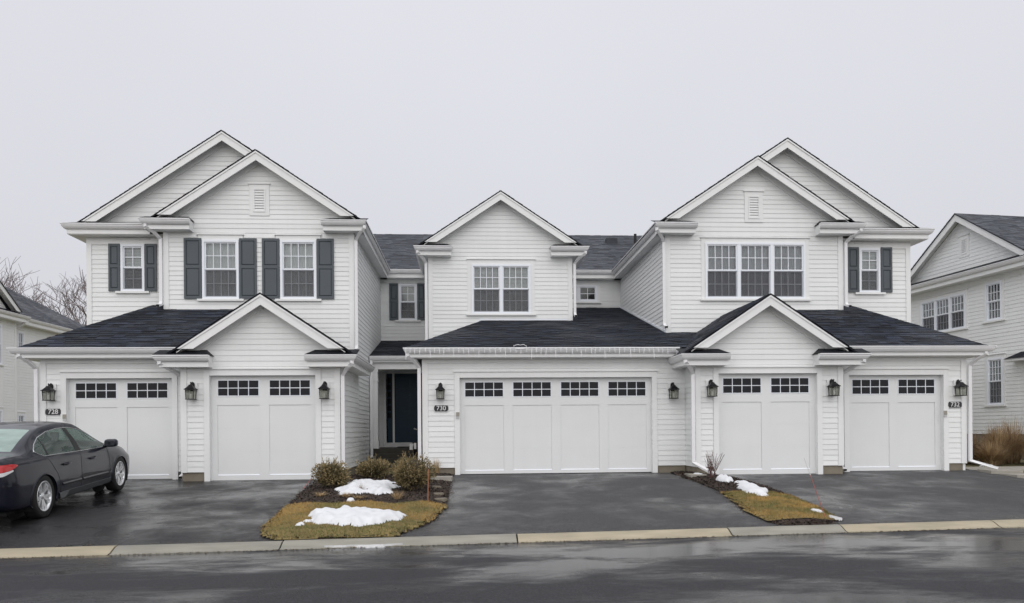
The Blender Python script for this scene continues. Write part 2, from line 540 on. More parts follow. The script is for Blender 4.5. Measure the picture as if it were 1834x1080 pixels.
def shingles(parent, poly3, m='shingle', name='roof_slope', expo=.14, under=True, thick=.022, soffit=True):
    """a roof slope (convex planar polygon): deck with an edge, plus shingle tabs in courses"""
    P = [Vector(p) for p in poly3]
    n = (P[1] - P[0]).cross(P[2] - P[0]).normalized()
    if n.z < 0: n = -n
    s = (Vector((0, 0, 1)) - n * n.z).normalized()
    e = s.cross(n).normalized()
    D = MB()
    D.prism([p - n * .004 for p in P], -n * thick)
    deck = D.build(name, m, parent)
    q = [((p - P[0]).dot(e), (p - P[0]).dot(s)) for p in P]
    lo, hi = min(y for _, y in q), max(y for _, y in q)
    xl, xh = min(x for x, _ in q), max(x for x, _ in q)
    S = MB(); y = lo
    while y < hi:
        x = xl - random.random() * .3
        while x < xh:
            wd = random.choice((.16, .2, .25, .31, .36))
            c = rng(q, x, x + wd - .004, y, y + expo)
            if c:
                base = .004 + random.choice((0, 0, .005))
                t = min(1, max(0.01, random.gauss(.40, .34)))
                f = lambda yy: base + .007 * (1 - (yy - y) / expo)
                S.face([P[0] + e * a + s * b + n * f(b) for a, b in c], t)
                bu = [a for a, b in c if b < y + 1e-5]
                if len(bu) > 1:
                    S.face([P[0] + e * min(bu) + s * y, P[0] + e * max(bu) + s * y, P[0] + e * max(bu) + s * y + n * f(y), P[0] + e * min(bu) + s * y + n * f(y)], 0)
            x += wd
        y += expo
    S.build('shingles', m, deck, kind='stuff')
    return deck

GUT = [(0, 0), (.115, 0), (.115, -.022), (.098, -.036), (.095, -.06), (.07, -.10), (.045, -.125), (0, -.125)]
def gutter(parent, p0, p1, out, fascia=.13, name='gutter', ext0=0, ext1=0):
    """K-profile gutter from p0 to p1, open outward along `out`, top at p.z; fascia board under it.
    ext0/ext1: lengthening of the front lip at the ends for a mitre"""
    p0, p1, out = Vector(p0), Vector(p1), Vector(out)
    d = (p1 - p0).normalized()
    m = MB(); n = len(GUT)
    for p, ex, sg in ((p0, ext0, -1), (p1, ext1, 1)):
        for a, z in GUT:
            m.v.append(tuple(p + out * a + Vector((0, 0, z)) + d * sg * ex * a / .115))
    for k in range(1, n):
        m.f.append((k - 1, k, n + k, n + k - 1)); m.t.append(0)
    m.f.append((n - 1, 0, n, 2 * n - 1)); m.t.append(0)
    m.f.append(tuple(range(n))); m.f.append(tuple(range(2 * n - 1, n - 1, -1))); m.t += [0, 0]
    g = m.build(name, 'gutter_white', parent)
    if fascia:
        f = MB()
        f.prism([p0 - out * .03 + Vector((0, 0, -.11)), p1 - out * .03 + Vector((0, 0, -.11)), p1 - out * .03 + Vector((0, 0, -.12 - fascia)), p0 - out * .03 + Vector((0, 0, -.12 - fascia))], out * .034)
        f.build('fascia_board', 'trim', parent)
    return g

def rake(parent, xa, za, hw, sl, Yf, Yw, h=.24, ze=None, sides=(-1, 1)):
    """white rake boards of a gable (apex xa,za), moulding, soffit and frieze on the wall"""
    for sg in sides:
        z_end = za - sl * hw if ze is None else ze
        xe = (za - z_end) / sl
        xi = max((za - h - z_end) / sl, .05)
        B = MB()
        B.prism([(xa, Yf, za), (xa + sg * xe, Yf, z_end), (xa + sg * xi, Yf, z_end), (xa, Yf, za - h)], (0, .035, 0))
        rb = B.build('rake_board', 'trim', parent)
        Mo = MB()
        Mo.prism([(xa, Yf - .018, za - .002), (xa + sg * (xe - .004), Yf - .018, z_end + .002), (xa + sg * (xe - .09), Yf - .018, z_end + .002), (xa, Yf - .018, za - .064)], (0, .016, 0))
        Mo.build('rake_moulding', 'trim', rb)
        So = MB()
        So.prism([(xa, Yf + .037, za - .062), (xa + sg * (xe), Yf + .037, z_end - .062), (xa + sg * (xe), Yf + .037, z_end - .082), (xa, Yf + .037, za - .082)], (0, Yw - Yf - .037, 0))
        So.build('soffit', 'trim', parent)
        Fr = MB()
        o1, o2 = .085, .27
        Fr.prism([(xa, Yw - .034, za - o1), (xa + sg * (xe - .03), Yw - .034, za - o1 - sl * (xe - .03)), (xa + sg * (xe - .03), Yw - .034, za - o2 - sl * (xe - .03)), (xa, Yw - .034, za - o2)], (0, .034, 0))
        Fr.build('frieze_board', 'trim', parent)

def eave_return(parent, xin, xout, Yf, Yw, zt):
    """boxed eave return at the foot of a gable: gutter, frieze box and its little shingled top. xin: end near the gable's middle"""
    sg = 1 if xout > xin else -1
    gutter(parent, (min(xin, xout - sg * .115), Yf, zt), (max(xin, xout - sg * .115), Yf, zt), (0, -1, 0), fascia=0,
           ext0=.115 if sg < 0 else 0, ext1=.115 if sg > 0 else 0)
    B = MB()
    a, b = sorted((xin + sg * .03, xout - sg * .10))
    B.box(a, b, Yf + .004, Yw - .002, zt - .24, zt - .004)
    B.build('return_box', 'trim', parent)
    # little hipped roof on top
    ti = xin + sg * .16
    top = zt + .15
    P = [(xin, Yf - .09, zt + .008), (xout + sg * .0, Yf - .09, zt + .008), (xout, Yw + .02, top), (ti, Yw + .02, top)]
    S = MB()
    S.prism([Vector(p) for p in P], (0, 0, -.012))
    S.face([(xin, Yf - .09, zt + .008), (ti, Yw + .02, top), (xin, Yw + .02, zt + .008)])
    S.build('return_roof', 'shingle', parent)

def downspout(parent, pts, wdt=.075, dep=.055, name='downspout'):
    """rectangular downspout along a polyline; ends open and dark"""
    m = MB(); P = [Vector(p) for p in pts]; n = len(P)
    for k in range(n):
        d1 = (P[k] - P[k - 1]).normalized() if k else (P[1] - P[0]).normalized()
        d2 = (P[k + 1] - P[k]).normalized() if k < n - 1 else d1
        d = (d1 + d2).normalized()
        side = Vector((1, 0, 0))
        if abs(d.x) > .75: side = Vector((0, 0, 1))
        side = (side - d * side.dot(d)).normalized()
        b = d.cross(side)
        ww, dd = (wdt, dep) if abs(d.x) <= .75 else (dep, wdt)
        for a, c in ((-1, -1), (1, -1), (1, 1), (-1, 1)):
            m.v.append(tuple(P[k] + side * a * ww / 2 + b * c * dd / 2))
    for k in range(n - 1):
        for q in range(4):
            q2 = (q + 1) % 4
            m.f.append((k * 4 + q, k * 4 + q2, k * 4 + 4 + q2, k * 4 + 4 + q)); m.t.append(0)
    o = m.build(name, 'gutter_white', parent)
    e = MB(); i = (n - 1) * 4
    c = P[-1]; dl = (P[-1] - P[-2]).normalized()
    e.face([Vector(m.v[i + q]) * .85 + c * .15 + dl * .002 for q in range(4)])
    e.build('outlet', 'dark_rubber', o)
    return o

PANE = {}
def pane_mesh(wd, ht, m):
    k = (round(wd, 3), round(ht, 3), m)
    if k not in PANE:
        me = bpy.data.meshes.new('pane')
        me.from_pydata([(0, 0, 0), (wd, 0, 0), (wd, 0, ht), (0, 0, ht), (0, .006, 0), (wd, .006, 0), (wd, .006, ht), (0, .006, ht)], [],
                       [(0, 1, 2, 3), (5, 4, 7, 6), (0, 4, 5, 1), (3, 2, 6, 7), (0, 3, 7, 4), (1, 5, 6, 2)])
        me.materials.append(MATS[m])
        PANE[k] = me
    return PANE[k]
def put_pane(parent, pl, u, z, d, wd, ht, m='glass'):
    o = link('pane', pane_mesh(wd, ht, m), parent)
    ang = math.atan2(pl.u.y, pl.u.x)
    o.location = pl.p(u, z, d)
    o.rotation_euler = (0, 0, ang)
    return o

def window(parent, pl, u0, u1, z0, z1, n=1, cols=4, rows=2, trim=0., head=True, sill=True, cover='curtain', screen=True, single=False, panes=True, casing=.055):
    """double-hung window(s) side by side. Returns the hole rect."""
    wn = MB()
    d = .045
    pbox(wn, pl, u0, u0 + casing, z0, z1, -.08, d); pbox(wn, pl, u1 - casing, u1, z0, z1, -.08, d)
    pbox(wn, pl, u0 + casing, u1 - casing, z1 - casing, z1, -.08, d); pbox(wn, pl, u0 + casing, u1 - casing, z0, z0 + casing * .8, -.08, d)
    W = wn.build('window', 'vinyl', parent)
    if trim:
        T = MB(); dt = .026
        pbox(T, pl, u0 - trim, u0 - .002, z0 - .03, z1 + trim * 1.15, 0, dt); pbox(T, pl, u1 + .002, u1 + trim, z0 - .03, z1 + trim * 1.15, 0, dt)
        pbox(T, pl, u0 - .001, u1 + .001, z1 + .002, z1 + trim * 1.15 - .001, 0, dt - .003)
        pbox(T, pl, u0 - trim - .025, u1 + trim + .025, z1 + trim * 1.15 + .002, z1 + trim * 1.15 + .03, 0, .055)
        T.build('trim', 'trim', W)
    elif head:
        T = MB()
        pbox(T, pl, u0 - .10, u1 + .10, z1 + .004, z1 + .12, 0, .027)
        pbox(T, pl, u0 - .13, u1 + .13, z1 + .122, z1 + .15, 0, .055)
        T.build('head_trim', 'trim', W)
    if sill:
        S = MB(); e = trim + .03 if trim else .12
        pbox(S, pl, u0 - e, u1 + e, z0 - .055, z0 - .004, 0, .075)
        S.build('sill', 'trim', W)
    # room behind and covering
    Rm = MB()
    a, b, c, e = u0 + .02, u1 - .02, z0 + .02, z1 - .02
    dp = -.45
    Rm.face([pl.p(a, c, dp), pl.p(b, c, dp), pl.p(b, e, dp), pl.p(a, e, dp)])
    for (x, y, x2, y2) in ((a, c, b, c), (b, c, b, e), (b, e, a, e), (a, e, a, c)):
        Rm.face([pl.p(x, y, -.05), pl.p(x2, y2, -.05), pl.p(x2, y2, dp), pl.p(x, y, dp)])
    Rm.build('room_interior', 'room_dark', W)
    mull = .085
    tw = (u1 - u0 - 2 * casing - mull * (n - 1)) / n
    zb, zt = z0 + casing * .8, z1 - casing
    zm = zb + (zt - zb) * .5
    Bd = MB(); Sa = MB(); Mu = MB(); Sc = MB(); lowg = MB()
    for i in range(n):
        x0 = u0 + casing + i * (tw + mull); x1 = x0 + tw
        if i: pbox(Sa, pl, x0 - mull + .001, x0 - .001, zb, zt, -.06, .04)
        spans = [(zb, zt, 0)] if single else [(zm, zt, 0), (zb, zm, 1)]
        for (q0, q1, low) in spans:
            st = .032; dd = .018 if not low else -.006
            pbox(Sa, pl, x0, x0 + st, q0, q1, dd - .035, dd); pbox(Sa, pl, x1 - st, x1, q0, q1, dd - .035, dd)
            pbox(Sa, pl, x0 + st, x1 - st, q1 - st * (.9 if not low else .7), q1, dd - .035, dd + .001)
            pbox(Sa, pl, x0 + st, x1 - st, q0, q0 + st * (1.15 if not low else 1.0), dd - .035, dd + .002)
            gx0, gx1, gz0, gz1 = x0 + st, x1 - st, q0 + st, q1 - st * .8
            mw = .017
            pw, ph = (gx1 - gx0) / cols, (gz1 - gz0) / rows
            T = lowg if low else Mu
            for k in range(1, cols):
                pbox(T, pl, gx0 + pw * k - mw / 2, gx0 + pw * k + mw / 2, gz0, gz1, dd - .024, dd - .004)
            for k in range(1, rows):
                pbox(T, pl, gx0, gx1, gz0 + ph * k - mw / 2, gz0 + ph * k + mw / 2, dd - .0235, dd - .0045)
            if panes:
                for cc in range(cols):
                    for r_ in range(rows):
                        put_pane(W, pl, gx0 + pw * cc + mw / 2, gz0 + ph * r_ + mw / 2, dd - .010, pw - mw, ph - mw)
            else:
                put_pane(W, pl, gx0, gz0, dd - .026, gx1 - gx0, gz1 - gz0)
            if low and screen:
                Sc.face([pl.p(x0 + .015, q0 + .015, dd + .008), pl.p(x1 - .015, q0 + .015, dd + .008), pl.p(x1 - .015, q1 - .01, dd + .008), pl.p(x0 + .015, q1 - .01, dd + .008)])
        if cover == 'blind':
            z = zb + .01
            while z < zt - .01:
                Bd.face([pl.p(x0, z, -.045), pl.p(x1, z, -.045), pl.p(x1, z + .034, -.06), pl.p(x0, z + .034, -.06)])
                z += .037
        elif cover:
            N = 26
            for k in range(N):
                f = lambda q: -.075 + .012 * math.sin(q * 1.9 + i) + .008 * math.sin(q * 4.3)
                xa, xb = x0 + tw * k / N, x0 + tw * (k + 1) / N
                Bd.face([pl.p(xa, zb, f(k)), pl.p(xb, zb, f(k + 1)), pl.p(xb, zt, f(k + 1)), pl.p(xa, zt, f(k))])
    if Bd.f: Bd.build('blind' if cover == 'blind' else 'curtain', cover, W)
    Sa.build('sash', 'vinyl', W)
    Mu.build('grille_bars', 'vinyl', W)
    if lowg.f: lowg.build('grille_bars', 'grille', W)
    if Sc.f: Sc.build('insect_screen', 'screen_mesh', W)
    return W
def hole(u0, u1, z0, z1, g=0.): return (u0 - g, u1 + g, z0 - g, z1 + g)

def shutter(parent, pl, u0, u1, z0, z1):
    m = MB(); st = .05
    d0, d1 = .022, .05
    pbox(m, pl, u0, u0 + st, z0, z1, d0, d1); pbox(m, pl, u1 - st, u1, z0, z1, d0, d1)
    zm = z0 + (z1 - z0) * .53
    for a, b in ((z0, z0 + .07), (zm - .04, zm + .04), (z1 - .06, z1)):
        pbox(m, pl, u0 + st, u1 - st, a, b, d0, d1 - .001)
    s = m.build('shutter', 'shutter_paint', parent)
    for a, b in ((z0 + .07, zm - .04), (zm + .04, z1 - .06)):
        q = MB()
        pbox(q, pl, u0 + st, u1 - st, a, b, d0, d1 - .02)
        c = .028
        i = len(q.v)
        A = [pl.p(u0 + st + .008, a + .008, d1 - .019), pl.p(u1 - st - .008, a + .008, d1 - .019), pl.p(u1 - st - .008, b - .008, d1 - .019), pl.p(u0 + st + .008, b - .008, d1 - .019)]
        Bq = [pl.p(u0 + st + c, a + c, d1 - .004), pl.p(u1 - st - c, a + c, d1 - .004), pl.p(u1 - st - c, b - c, d1 - .004), pl.p(u0 + st + c, b - c, d1 - .004)]
        q.face(Bq)
        for k in range(4):
            q.face([A[k], A[(k + 1) % 4], Bq[(k + 1) % 4], Bq[k]])
        q.build('panel', 'shutter_paint', s)
    return s

def gable_vent(parent, pl, u0, u1, z0, z1):
    m = MB(); t = .095
    pbox(m, pl, u0, u0 + t, z0, z1, 0, .03); pbox(m, pl, u1 - t, u1, z0, z1, 0, .03)
    pbox(m, pl, u0 + t, u1 - t, z0, z0 + .09, 0, .029); pbox(m, pl, u0 + t, u1 - t, z1 - .11, z1, 0, .029)
    pbox(m, pl, u0 - .03, u1 + .03, z1 + .002, z1 + .03, 0, .055)
    v = m.build('gable_vent', 'trim', parent)
    b = MB(); pbox(b, pl, u0 + t, u1 - t, z0 + .09, z1 - .11, -.06, -.05); b.build('vent_backing', 'dark_rubber', v)
    f = MB(); a, c, e, g = u0 + t, u1 - t, z0 + .09, z1 - .11
    for q in ((a, a + .03, e, g), (c - .03, c, e, g), (a + .03, c - .03, e, e + .03), (a + .03, c - .03, g - .03, g)):
        pbox(f, pl, *q, 0, .042)
    f.build('louvre_frame', 'trim', v)
    N = 8; st = (g - e - .06) / N
    for k in range(N):
        s = MB(); z = e + .03 + k * st
        s.prism([pl.p(a + .03, z, .036), pl.p(a + .03, z + .012, .036), pl.p(a + .03, z + st * 1.35, .0), pl.p(a + .03, z + st * 1.35 - .012, .0)], pl.u * (c - a - .06))
        s.build('louvre', 'trim', v)

def corner_board(parent, x0, x1, Yw, z0, z1, side=None, depth=.11):
    """vertical corner board on a front wall; side=-1/+1 adds the return on the side wall"""
    m = MB(); m.box(x0, x1, Yw - .032, Yw + (depth if side else 0), z0, z1)
    return m.build('corner_board', 'trim', parent)

def foundation(parent, x0, x1, Y, z0, z1, y2=None):
    m = MB(); m.box(x0, x1, Y + .012, (y2 or Y + .2), z0, z1)
    return m.build('foundation', 'foundation', parent)

def garage_door(parent, Y, x0, x1, ztop, groups, zbot=-.02):
    """overhead door in opening x0..x1; groups = number of window groups. Trim round the opening."""
    T = MB(); t = .115
    for a, b in ((x0 - t, x0), (x1, x1 + t)):
        T.box(a, b, Y - .034, Y + .14, zbot, ztop + .125)
    T.box(x0 + .001, x1 - .001, Y - .033, Y + .14, ztop, ztop + .124)
    T.box(x0 - t - .02, x1 + t + .02, Y - .06, Y, ztop + .127, ztop + .155)
    T.build('door_surround', 'trim', parent)
    yd = Y + .10          # door face
    wd = x1 - x0
    B = MB(); B.box(x0 - .01, x1 + .01, yd + .019, yd + .05, zbot, ztop + .02)
    D = B.build('garage_door', 'door_paint', parent)
    n = groups
    stile = .125 if n == 2 else .11
    mid = .205
    gw = (wd - 2 * stile - mid * (n - 1)) / n
    ztw, zbw = ztop - .085, ztop - .435       # window band
    zp = ztop - .62                            # top of lower panels
    zr = .085                                  # bottom rail
    F = MB()
    xs = []
    for k in range(n):
        a = x0 + stile + k * (gw + mid); xs.append((a, a + gw))
    edges = [x0 - .01] + [v for p in xs for v in p] + [x1 + .01]
    for k in range(0, len(edges), 2):
        F.box(edges[k], edges[k + 1], yd, yd + .02, zbot, ztop + .02)
    for a, b in xs:
        F.box(a - .001, b + .001, yd + .001, yd + .02, ztw, ztop + .02)
        F.box(a - .001, b + .001, yd + .001, yd + .02, zp, zbw)
        F.box(a - .001, b + .001, yd + .0, yd + .02, zbot, zr)
    F.build('stiles_and_rails', 'door_paint', D)
    L = MB()
    for a, b in xs:     # bright sloped ledge on the bottom rail
        L.prism([(a, yd - .004, zr), (a, yd + .014, zr + .022), (a, yd + .014, zr - .0), ], (gw, 0, 0))
    L.build('bottom_ledge', 'vinyl', D)
    sec = (zp - zr) / 3
    for a, b in xs:
        for q in range(3):
            p = MB(); p.box(a + .002, b - .002, yd + .015, yd + .024, zr + sec * q + .004, zr + sec * (q + 1) - .004)
            p.build('panel', 'door_paint', D)
        m = MB(); fr = .016
        for c in (a, b - fr):
            m.box(c, c + fr, yd - .008, yd + .015, zbw, ztw)
        for z in (zbw, (zbw + ztw) / 2 - fr / 2, ztw - fr):
            m.box(a + fr, b - fr, yd - .007, yd + .015, z, z + fr)
        pw = (gw - fr) / 4
        for c in range(1, 4):
            m.box(a + pw * c, a + pw * c + fr, yd - .0075, yd + .0145, zbw + fr, (zbw + ztw) / 2 - fr / 2)
            m.box(a + pw * c, a + pw * c + fr, yd - .0075, yd + .0145, (zbw + ztw) / 2 + fr / 2, ztw - fr)
        m.build('window_grille', 'vinyl', D)
        hp = (ztw - zbw - fr * 3) / 2
        for c in range(4):
            for r_ in range(2):
                o = link('pane', pane_mesh(pw - fr, hp, 'garage_pane'), D)
                o.location = (a + fr + pw * c, yd + .004, zbw + fr + r_ * (hp + fr))
    S = MB(); S.box(x0, x1, yd - .005, yd + .03, zbot - .015, zbot + .012); S.build('bottom_seal', 'dark_rubber', D)
    return D

# ------------------------------------------------------------------ ground, street, kerb
def Yk(x): return 10.333 + .0682 * x          # back edge of the kerb
def zk(x): return .06 * (Yk(x) - 17)
def zdrive(y): return min(0., .06 * (y - 17))
m = MB()                                        # the one big sheet of ground
XS = [-600, -120, -30, 30, 120, 600]
for x0, x1 in zip(XS, XS[1:]):
    q = lambda x: max(-30, min(30, x))
    for ya, yb, za, zb in ((-600, None, -.62, None), (None, 17, None, -.03), (17, 60, -.03, -.03), (60, 900, -.03, -.03)):
        def V(x, y, z):
            yy = Yk(q(x)) - .2 if y is None else y
            zz = (zk(q(x)) - .10) if z is None else z
            return (x, yy, zz)
        m.face([V(x0, ya, za), V(x1, ya, za), V(x1, yb, zb), V(x0, yb, zb)])
g = m.build('ground', 'lawn', kind='structure')

def sheet(name, outline, zf, m_, dz=.004, step=.5, kind='structure'):
    """flat-ish sheet: polygon outline (x,y) cut at y=17 so that it follows the drive's grade"""
    M_ = MB()
    for lo, hi in ((-999, 17.0), (17.0, 999)):
        q = clip(clip(outline, 0, 1, lo), 0, -1, -hi)
        if len(q) > 2: M_.face([(x, y, zf(x, y) + dz) for x, y in q])
    return M_.build(name, m_, kind=kind)

m = MB()
for x0, x1 in ((-90, -30), (-30, 0), (0, 30), (30, 90)):
    for fa, fb in ((-40, -8), (-8, -.29)):
        m.face([(x0, Yk(x0) + fa, zk(x0) - .072), (x1, Yk(x1) + fa, zk(x1) - .072), (x1, Yk(x1) + fb, zk(x1) - .072), (x0, Yk(x0) + fb, zk(x0) - .072)])
st = m.build('street', 'asphalt_street', kind='structure')

zf = lambda x, y: zdrive(y)
# outlines of the planting beds (the drives run between them)
bed1 = [(-2.52, 10.18), (-.98, 10.28), (-.62, 11.2), (-.42, 12.3), (-.36, 13.4), (-.36, 15.5), (-.36, 17.40), (-1.2, 17.5), (-2.7, 17.2), (-3.2, 16.6), (-3.22, 15.5), (-3.1, 13.8), (-2.98, 12.2), (-2.90, 11.0), (-2.76, 10.5)]
bed2 = [(4.55, 10.66), (5.10, 10.70), (5.45, 11.1), (5.62, 12.2), (5.74, 13.8), (5.72, 15.2), (5.55, 16.2), (5.3, 16.6), (4.95, 17.3), (4.5, 17.2), (4.55, 16.4), (4.62, 15.4), (4.62, 14.1), (4.42, 12.5), (4.30, 11.4), (4.36, 10.8)]
def ragged(P, seed, amp=.035, st=.13):
    out = []
    for i in range(len(P)):
        a, b = Vector(P[i]), Vector(P[(i + 1) % len(P)])
        k = max(1, int((b - a).length / st)); nn = Vector((b.y - a.y, a.x - b.x)).normalized()
        for q in range(k):
            p = a + (b - a) * q / k
            j = noise.noise((p.x * 4 + seed, p.y * 4, seed)) + .5 * noise.noise((p.x * 13 + seed, p.y * 13, seed))
            if p.y < Yk(p.x) + .12: j = 0
            p = p + nn * amp * j
            out.append((p.x, p.y))
    return out
bed1, bed2 = ragged(bed1, 2.5), ragged(bed2, 6.5)
def drive(name, x0, x1, m_, Ytop):
    return sheet(name, [(x0, Yk(x0) + .0), (x1, Yk(x1) + .0), (x1, Ytop), (x0, Ytop)], zf, m_, dz=.0)
drive('driveway', -13.5, -1.6, 'asphalt_drive_wet', 17.2)
drive('driveway', -1.6, 4.95, 'asphalt_drive', 17.55)
drive('driveway', 4.95, 11.55, 'asphalt_drive', 17.2)
bpy.data.objects['driveway']['label'] = 'wet black driveway under the parked car'

# kerb of cast sections with joints
kerb = bpy.data.objects.new('kerb', None); COL.objects.link(kerb); kerb['kind'] = 'structure'
J = [-40, -34, -28, -22, -16, -10.2, -4.43, -2.40, .63, 3.57, 5.22, 7.55, 10.6, 16.6, 22.6, 28.6, 34.6, 40]
KM = ['kerb_tan'] * 6 + ['kerb_grey', 'kerb_grey', 'kerb_tan', 'kerb_grey', 'kerb_tan', 'kerb_tan', 'kerb_tan'] + ['kerb_grey', 'kerb_tan'] * 3
PROF = [(.0, -.30), (.0, .006), (-.035, .012), (-.10, .004), (-.17, -.025), (-.235, -.055), (-.30, -.066), (-.30, -.30)]
for k, (x0, x1) in enumerate(zip(J, J[1:])):
    m = MB(); N = max(1, int((x1 - x0) / 1.2)); n = len(PROF)
    x0 += .011; x1 -= .011
    jz = random.uniform(-.004, .004)
    for i in range(N + 1):
        x = x0 + (x1 - x0) * i / N
        for dy, dz in PROF:
            m.v.append((x, Yk(x) + dy, zk(x) + dz + jz))
    for i in range(N):
        for j in range(n - 1):
            m.f.append((i * n + j, i * n + j + 1, (i + 1) * n + j + 1, (i + 1) * n + j)); m.t.append(0)
    m.f.append(tuple(range(n))); m.f.append(tuple(N * n + j for j in reversed(range(n)))); m.t += [0, 0]
    m.build('kerb_section', KM[k % len(KM)], kerb)
m = MB()
for x in J[1:-1]:
    m.box(x - .012, x + .012, Yk(x) - .26, Yk(x) - .005, zk(x) - .2, zk(x) - .062)
m.build('joint_filler', 'joint_dark', kerb, kind='stuff')

# ------------------------------------------------------------------ the terrace
X0 = 1.11
Yg, Yd, Yc, Yw, Yf, Yb, Yr = 16.6, 17.0, 17.4, 19.4, 19.75, 21.85, 25.25
OV = .30
SL = .665

def end_house(s, label, wins):
    A = lambda a: X0 + s * a
    H = thing('townhouse', label, 'house', (A(7), Yw, 0), 'attached townhouses of the white row')
    def so(*ab): return sorted(A(a) for a in ab)
    # ---- garage gable bay (nearest)
    c0, c1 = so(3.84, 7.13)
    ga, gz = A(5.41), 3.886
    d0, d1 = so(4.346, 6.55)
    pl = front(Yg)
    hz = 2.20
    dh = hole(d0 - .117, d1 + .117, -1, hz + .156)
    top = lambda x: gz - .07 - SL * abs(x - ga)
    wall(H, pl, [(c0, .165), (c1, .165), (c1, top(c1)), (ga, gz - .07), (c0, top(c0))], [dh], bholes=[hole(d0, d1, -1, hz)], z0=.165, name='garage_wall')
    for a, b in ((c0 - .012, c0 + .11), (c1 - .11, c1 + .012)):
        corner_board(H, a, b, Yg, .16, 2.44)
    foundation(H, c0, d0 - .116, Yg, -.3, .163); foundation(H, d1 + .116, c1, Yg, -.3, .163)
    garage_door(H, Yg, d0, d1, hz, 2, zbot=-.028)
    # ---- side garage
    c2, c3 = so(7.13, 10.2)
    e0, e1 = so(7.47, 9.675)
    pl = front(Yd); hz2 = 2.18
    dh = hole(e0 - .117, e1 + .117, -1, hz2 + .156)
    wall(H, pl, [(c2, .165), (c3, .165), (c3, 2.66), (c2, 2.66)], [dh], bholes=[hole(e0, e1, -1, hz2)], z0=.165, name='garage_wall')
    oc = so(10.09, 10.215)
    corner_board(H, oc[0], oc[1], Yd, .16, 2.6)
    fo = so(9.79, 10.2); foundation(H, fo[0], fo[1], Yd, -.3, .163)
    garage_door(H, Yd, e0, e1, hz2, 2, zbot=-.005)
    # outer side of the garage
    ow = MB(); ow.box(*so(10.14, 10.2), Yd + .01, 21.5, -.2, 2.66); ow.build('garage_side_wall', 'siding', H)
    # side wall of the bay beside the side garage
    ow = MB(); ow.box(*so(7.09, 7.13), Yg + .01, Yd + .2, .165, 2.5); ow.build('bay_side_wall', 'siding', H)
    # ---- wing, upper storey
    w0, w1 = so(3.93, 8.54)
    wa, wz = A(6.235), 7.868
    pl = front(Yw)
    top = lambda x: wz - .07 - SL * abs(x - wa)
    holes, bh = [], []
    for k in wins['wing']:
        u0, u1, z0, z1 = k['r']
        t = k.get('trim', 0)
        if t: holes.append((u0 - t, u1 + t, z0 - .03, z1 + t * 1.15 + .028))
        else: holes += [(u0, u1, z0 - .05, z1 + .005), (u0 - .13, u1 + .13, z1, z1 + .15)]
        bh.append((u0 + .01, u1 - .01, z0 + .01, z1 - .01))
    vu = so(5.985, 6.465)
    vz = wins['vent']
    holes.append((vu[0], vu[1], vz[0], vz[1] + .03)); bh.append((vu[0] + .09, vu[1] - .09, vz[0] + .08, vz[1] - .1))
    wall(H, pl, [(w0, 2.75), (w1, 2.75), (w1, top(w1)), (wa, wz - .07), (w0, top(w0))], holes, bholes=bh, z0=4.045 - 11 * EXPO, name='upper_wall')
    for a, b in ((w0 - .012, w0 + .115), (w1 - .115, w1 + .012)):
        corner_board(H, a, b, Yw, 2.7, 5.94)
    fx = so(5.85, 8.42); fl = MB(); fl.box(fx[0], fx[1], Yw - .03, Yw + .01, 3.99, 4.04); fl.build('skirt_flashing', 'trim', H)
    gable_vent(H, pl, vu[0], vu[1], vz[0], vz[1])
    for k in wins['wing']:
        u0, u1, z0, z1 = k['r']
        window(H, pl, u0, u1, z0, z1, n=k.get('n', 1), cols=4, trim=k.get('trim', 0), cover=k.get('cover', 'curtain'))
    for q in wins['shut']:
        shutter(H, pl, *q)
    # ---- outer part, set back
    f0, f1 = so(8.54, 10.54)
    pl = front(Yf)
    ba, bz = A(7.15), 8.462
    r = wins['outer']
    holes = [(r[0], r[1], r[2] - .05, r[3] + .005), (r[0] - .13, r[1] + .13, r[3], r[3] + .15)]
    wall(H, pl, [(f0, 2.9), (f1, 2.9), (f1, 5.98), (f0, 5.98)], holes, bholes=[(r[0] + .01, r[1] - .01, r[2] + .01, r[3] - .01)], z0=4.045 - 9 * EXPO, name='upper_wall')
    q = [(A(8.95), 6.05), (A(10.6), 6.05), (A(7.15), bz - .09), (A(6.25), wz - .06)]
    wall(H, pl, q, z0=6.05, name='gable_wall')
    fc = so(10.43, 10.552); corner_board(H, fc[0], fc[1], Yf, 3.0, 5.9)
    ow = MB(); ow.box(*so(10.48, 10.54), Yf + .01, 29, 2.0, 5.95); ow.build('outer_side_wall', 'siding', H)
    window(H, pl, *r, n=1, cols=2, cover='blind')
    for q in wins['oshut']: shutter(H, pl, *q)
    # ---- inner side walls (facing the court)
    pls = Plane((A(3.93), 0, 0), (0, 1, 0), (-s, 0, 0))
    if s < 0:
        wall(H, pls, [(Yw, .2), (Yr, .2), (Yr, 5.95), (Yw, 5.95)], z0=.165, name='side_wall')
        fd = MB(); fd.box(A(3.95), A(3.93) - .012, Yw, 22.6, -.2, .2); fd.build('foundation', 'foundation', H)
    else:
        wall(H, pls, [(Yw, 3.45), (Yr, 4.9), (Yr, 5.95), (Yw, 5.95)], z0=4.045 - 5 * EXPO, name='side_wall')
        fl = MB(); fl.prism([(A(3.93) - .002, Yw, 3.455), (A(3.93) - .002, Yr, 5.01), (A(3.93) - .002, Yr, 5.06), (A(3.93) - .002, Yw, 3.505)], (-.028, 0, 0)); fl.build('step_flashing', 'vinyl', H)
    plg = Plane((A(3.84), 0, 0), (0, 1, 0), (-s, 0, 0))
    wall(H, plg, [(Yg, .165), (Yw, .165), (Yw, 2.5), (Yg, 2.5)], z0=.165, name='garage_side_wall')
    fd = MB(); fd.box(*sorted((A(3.87), A(3.84) + s * .012)), Yg, Yw, -.2, .163); fd.build('foundation', 'foundation', H)
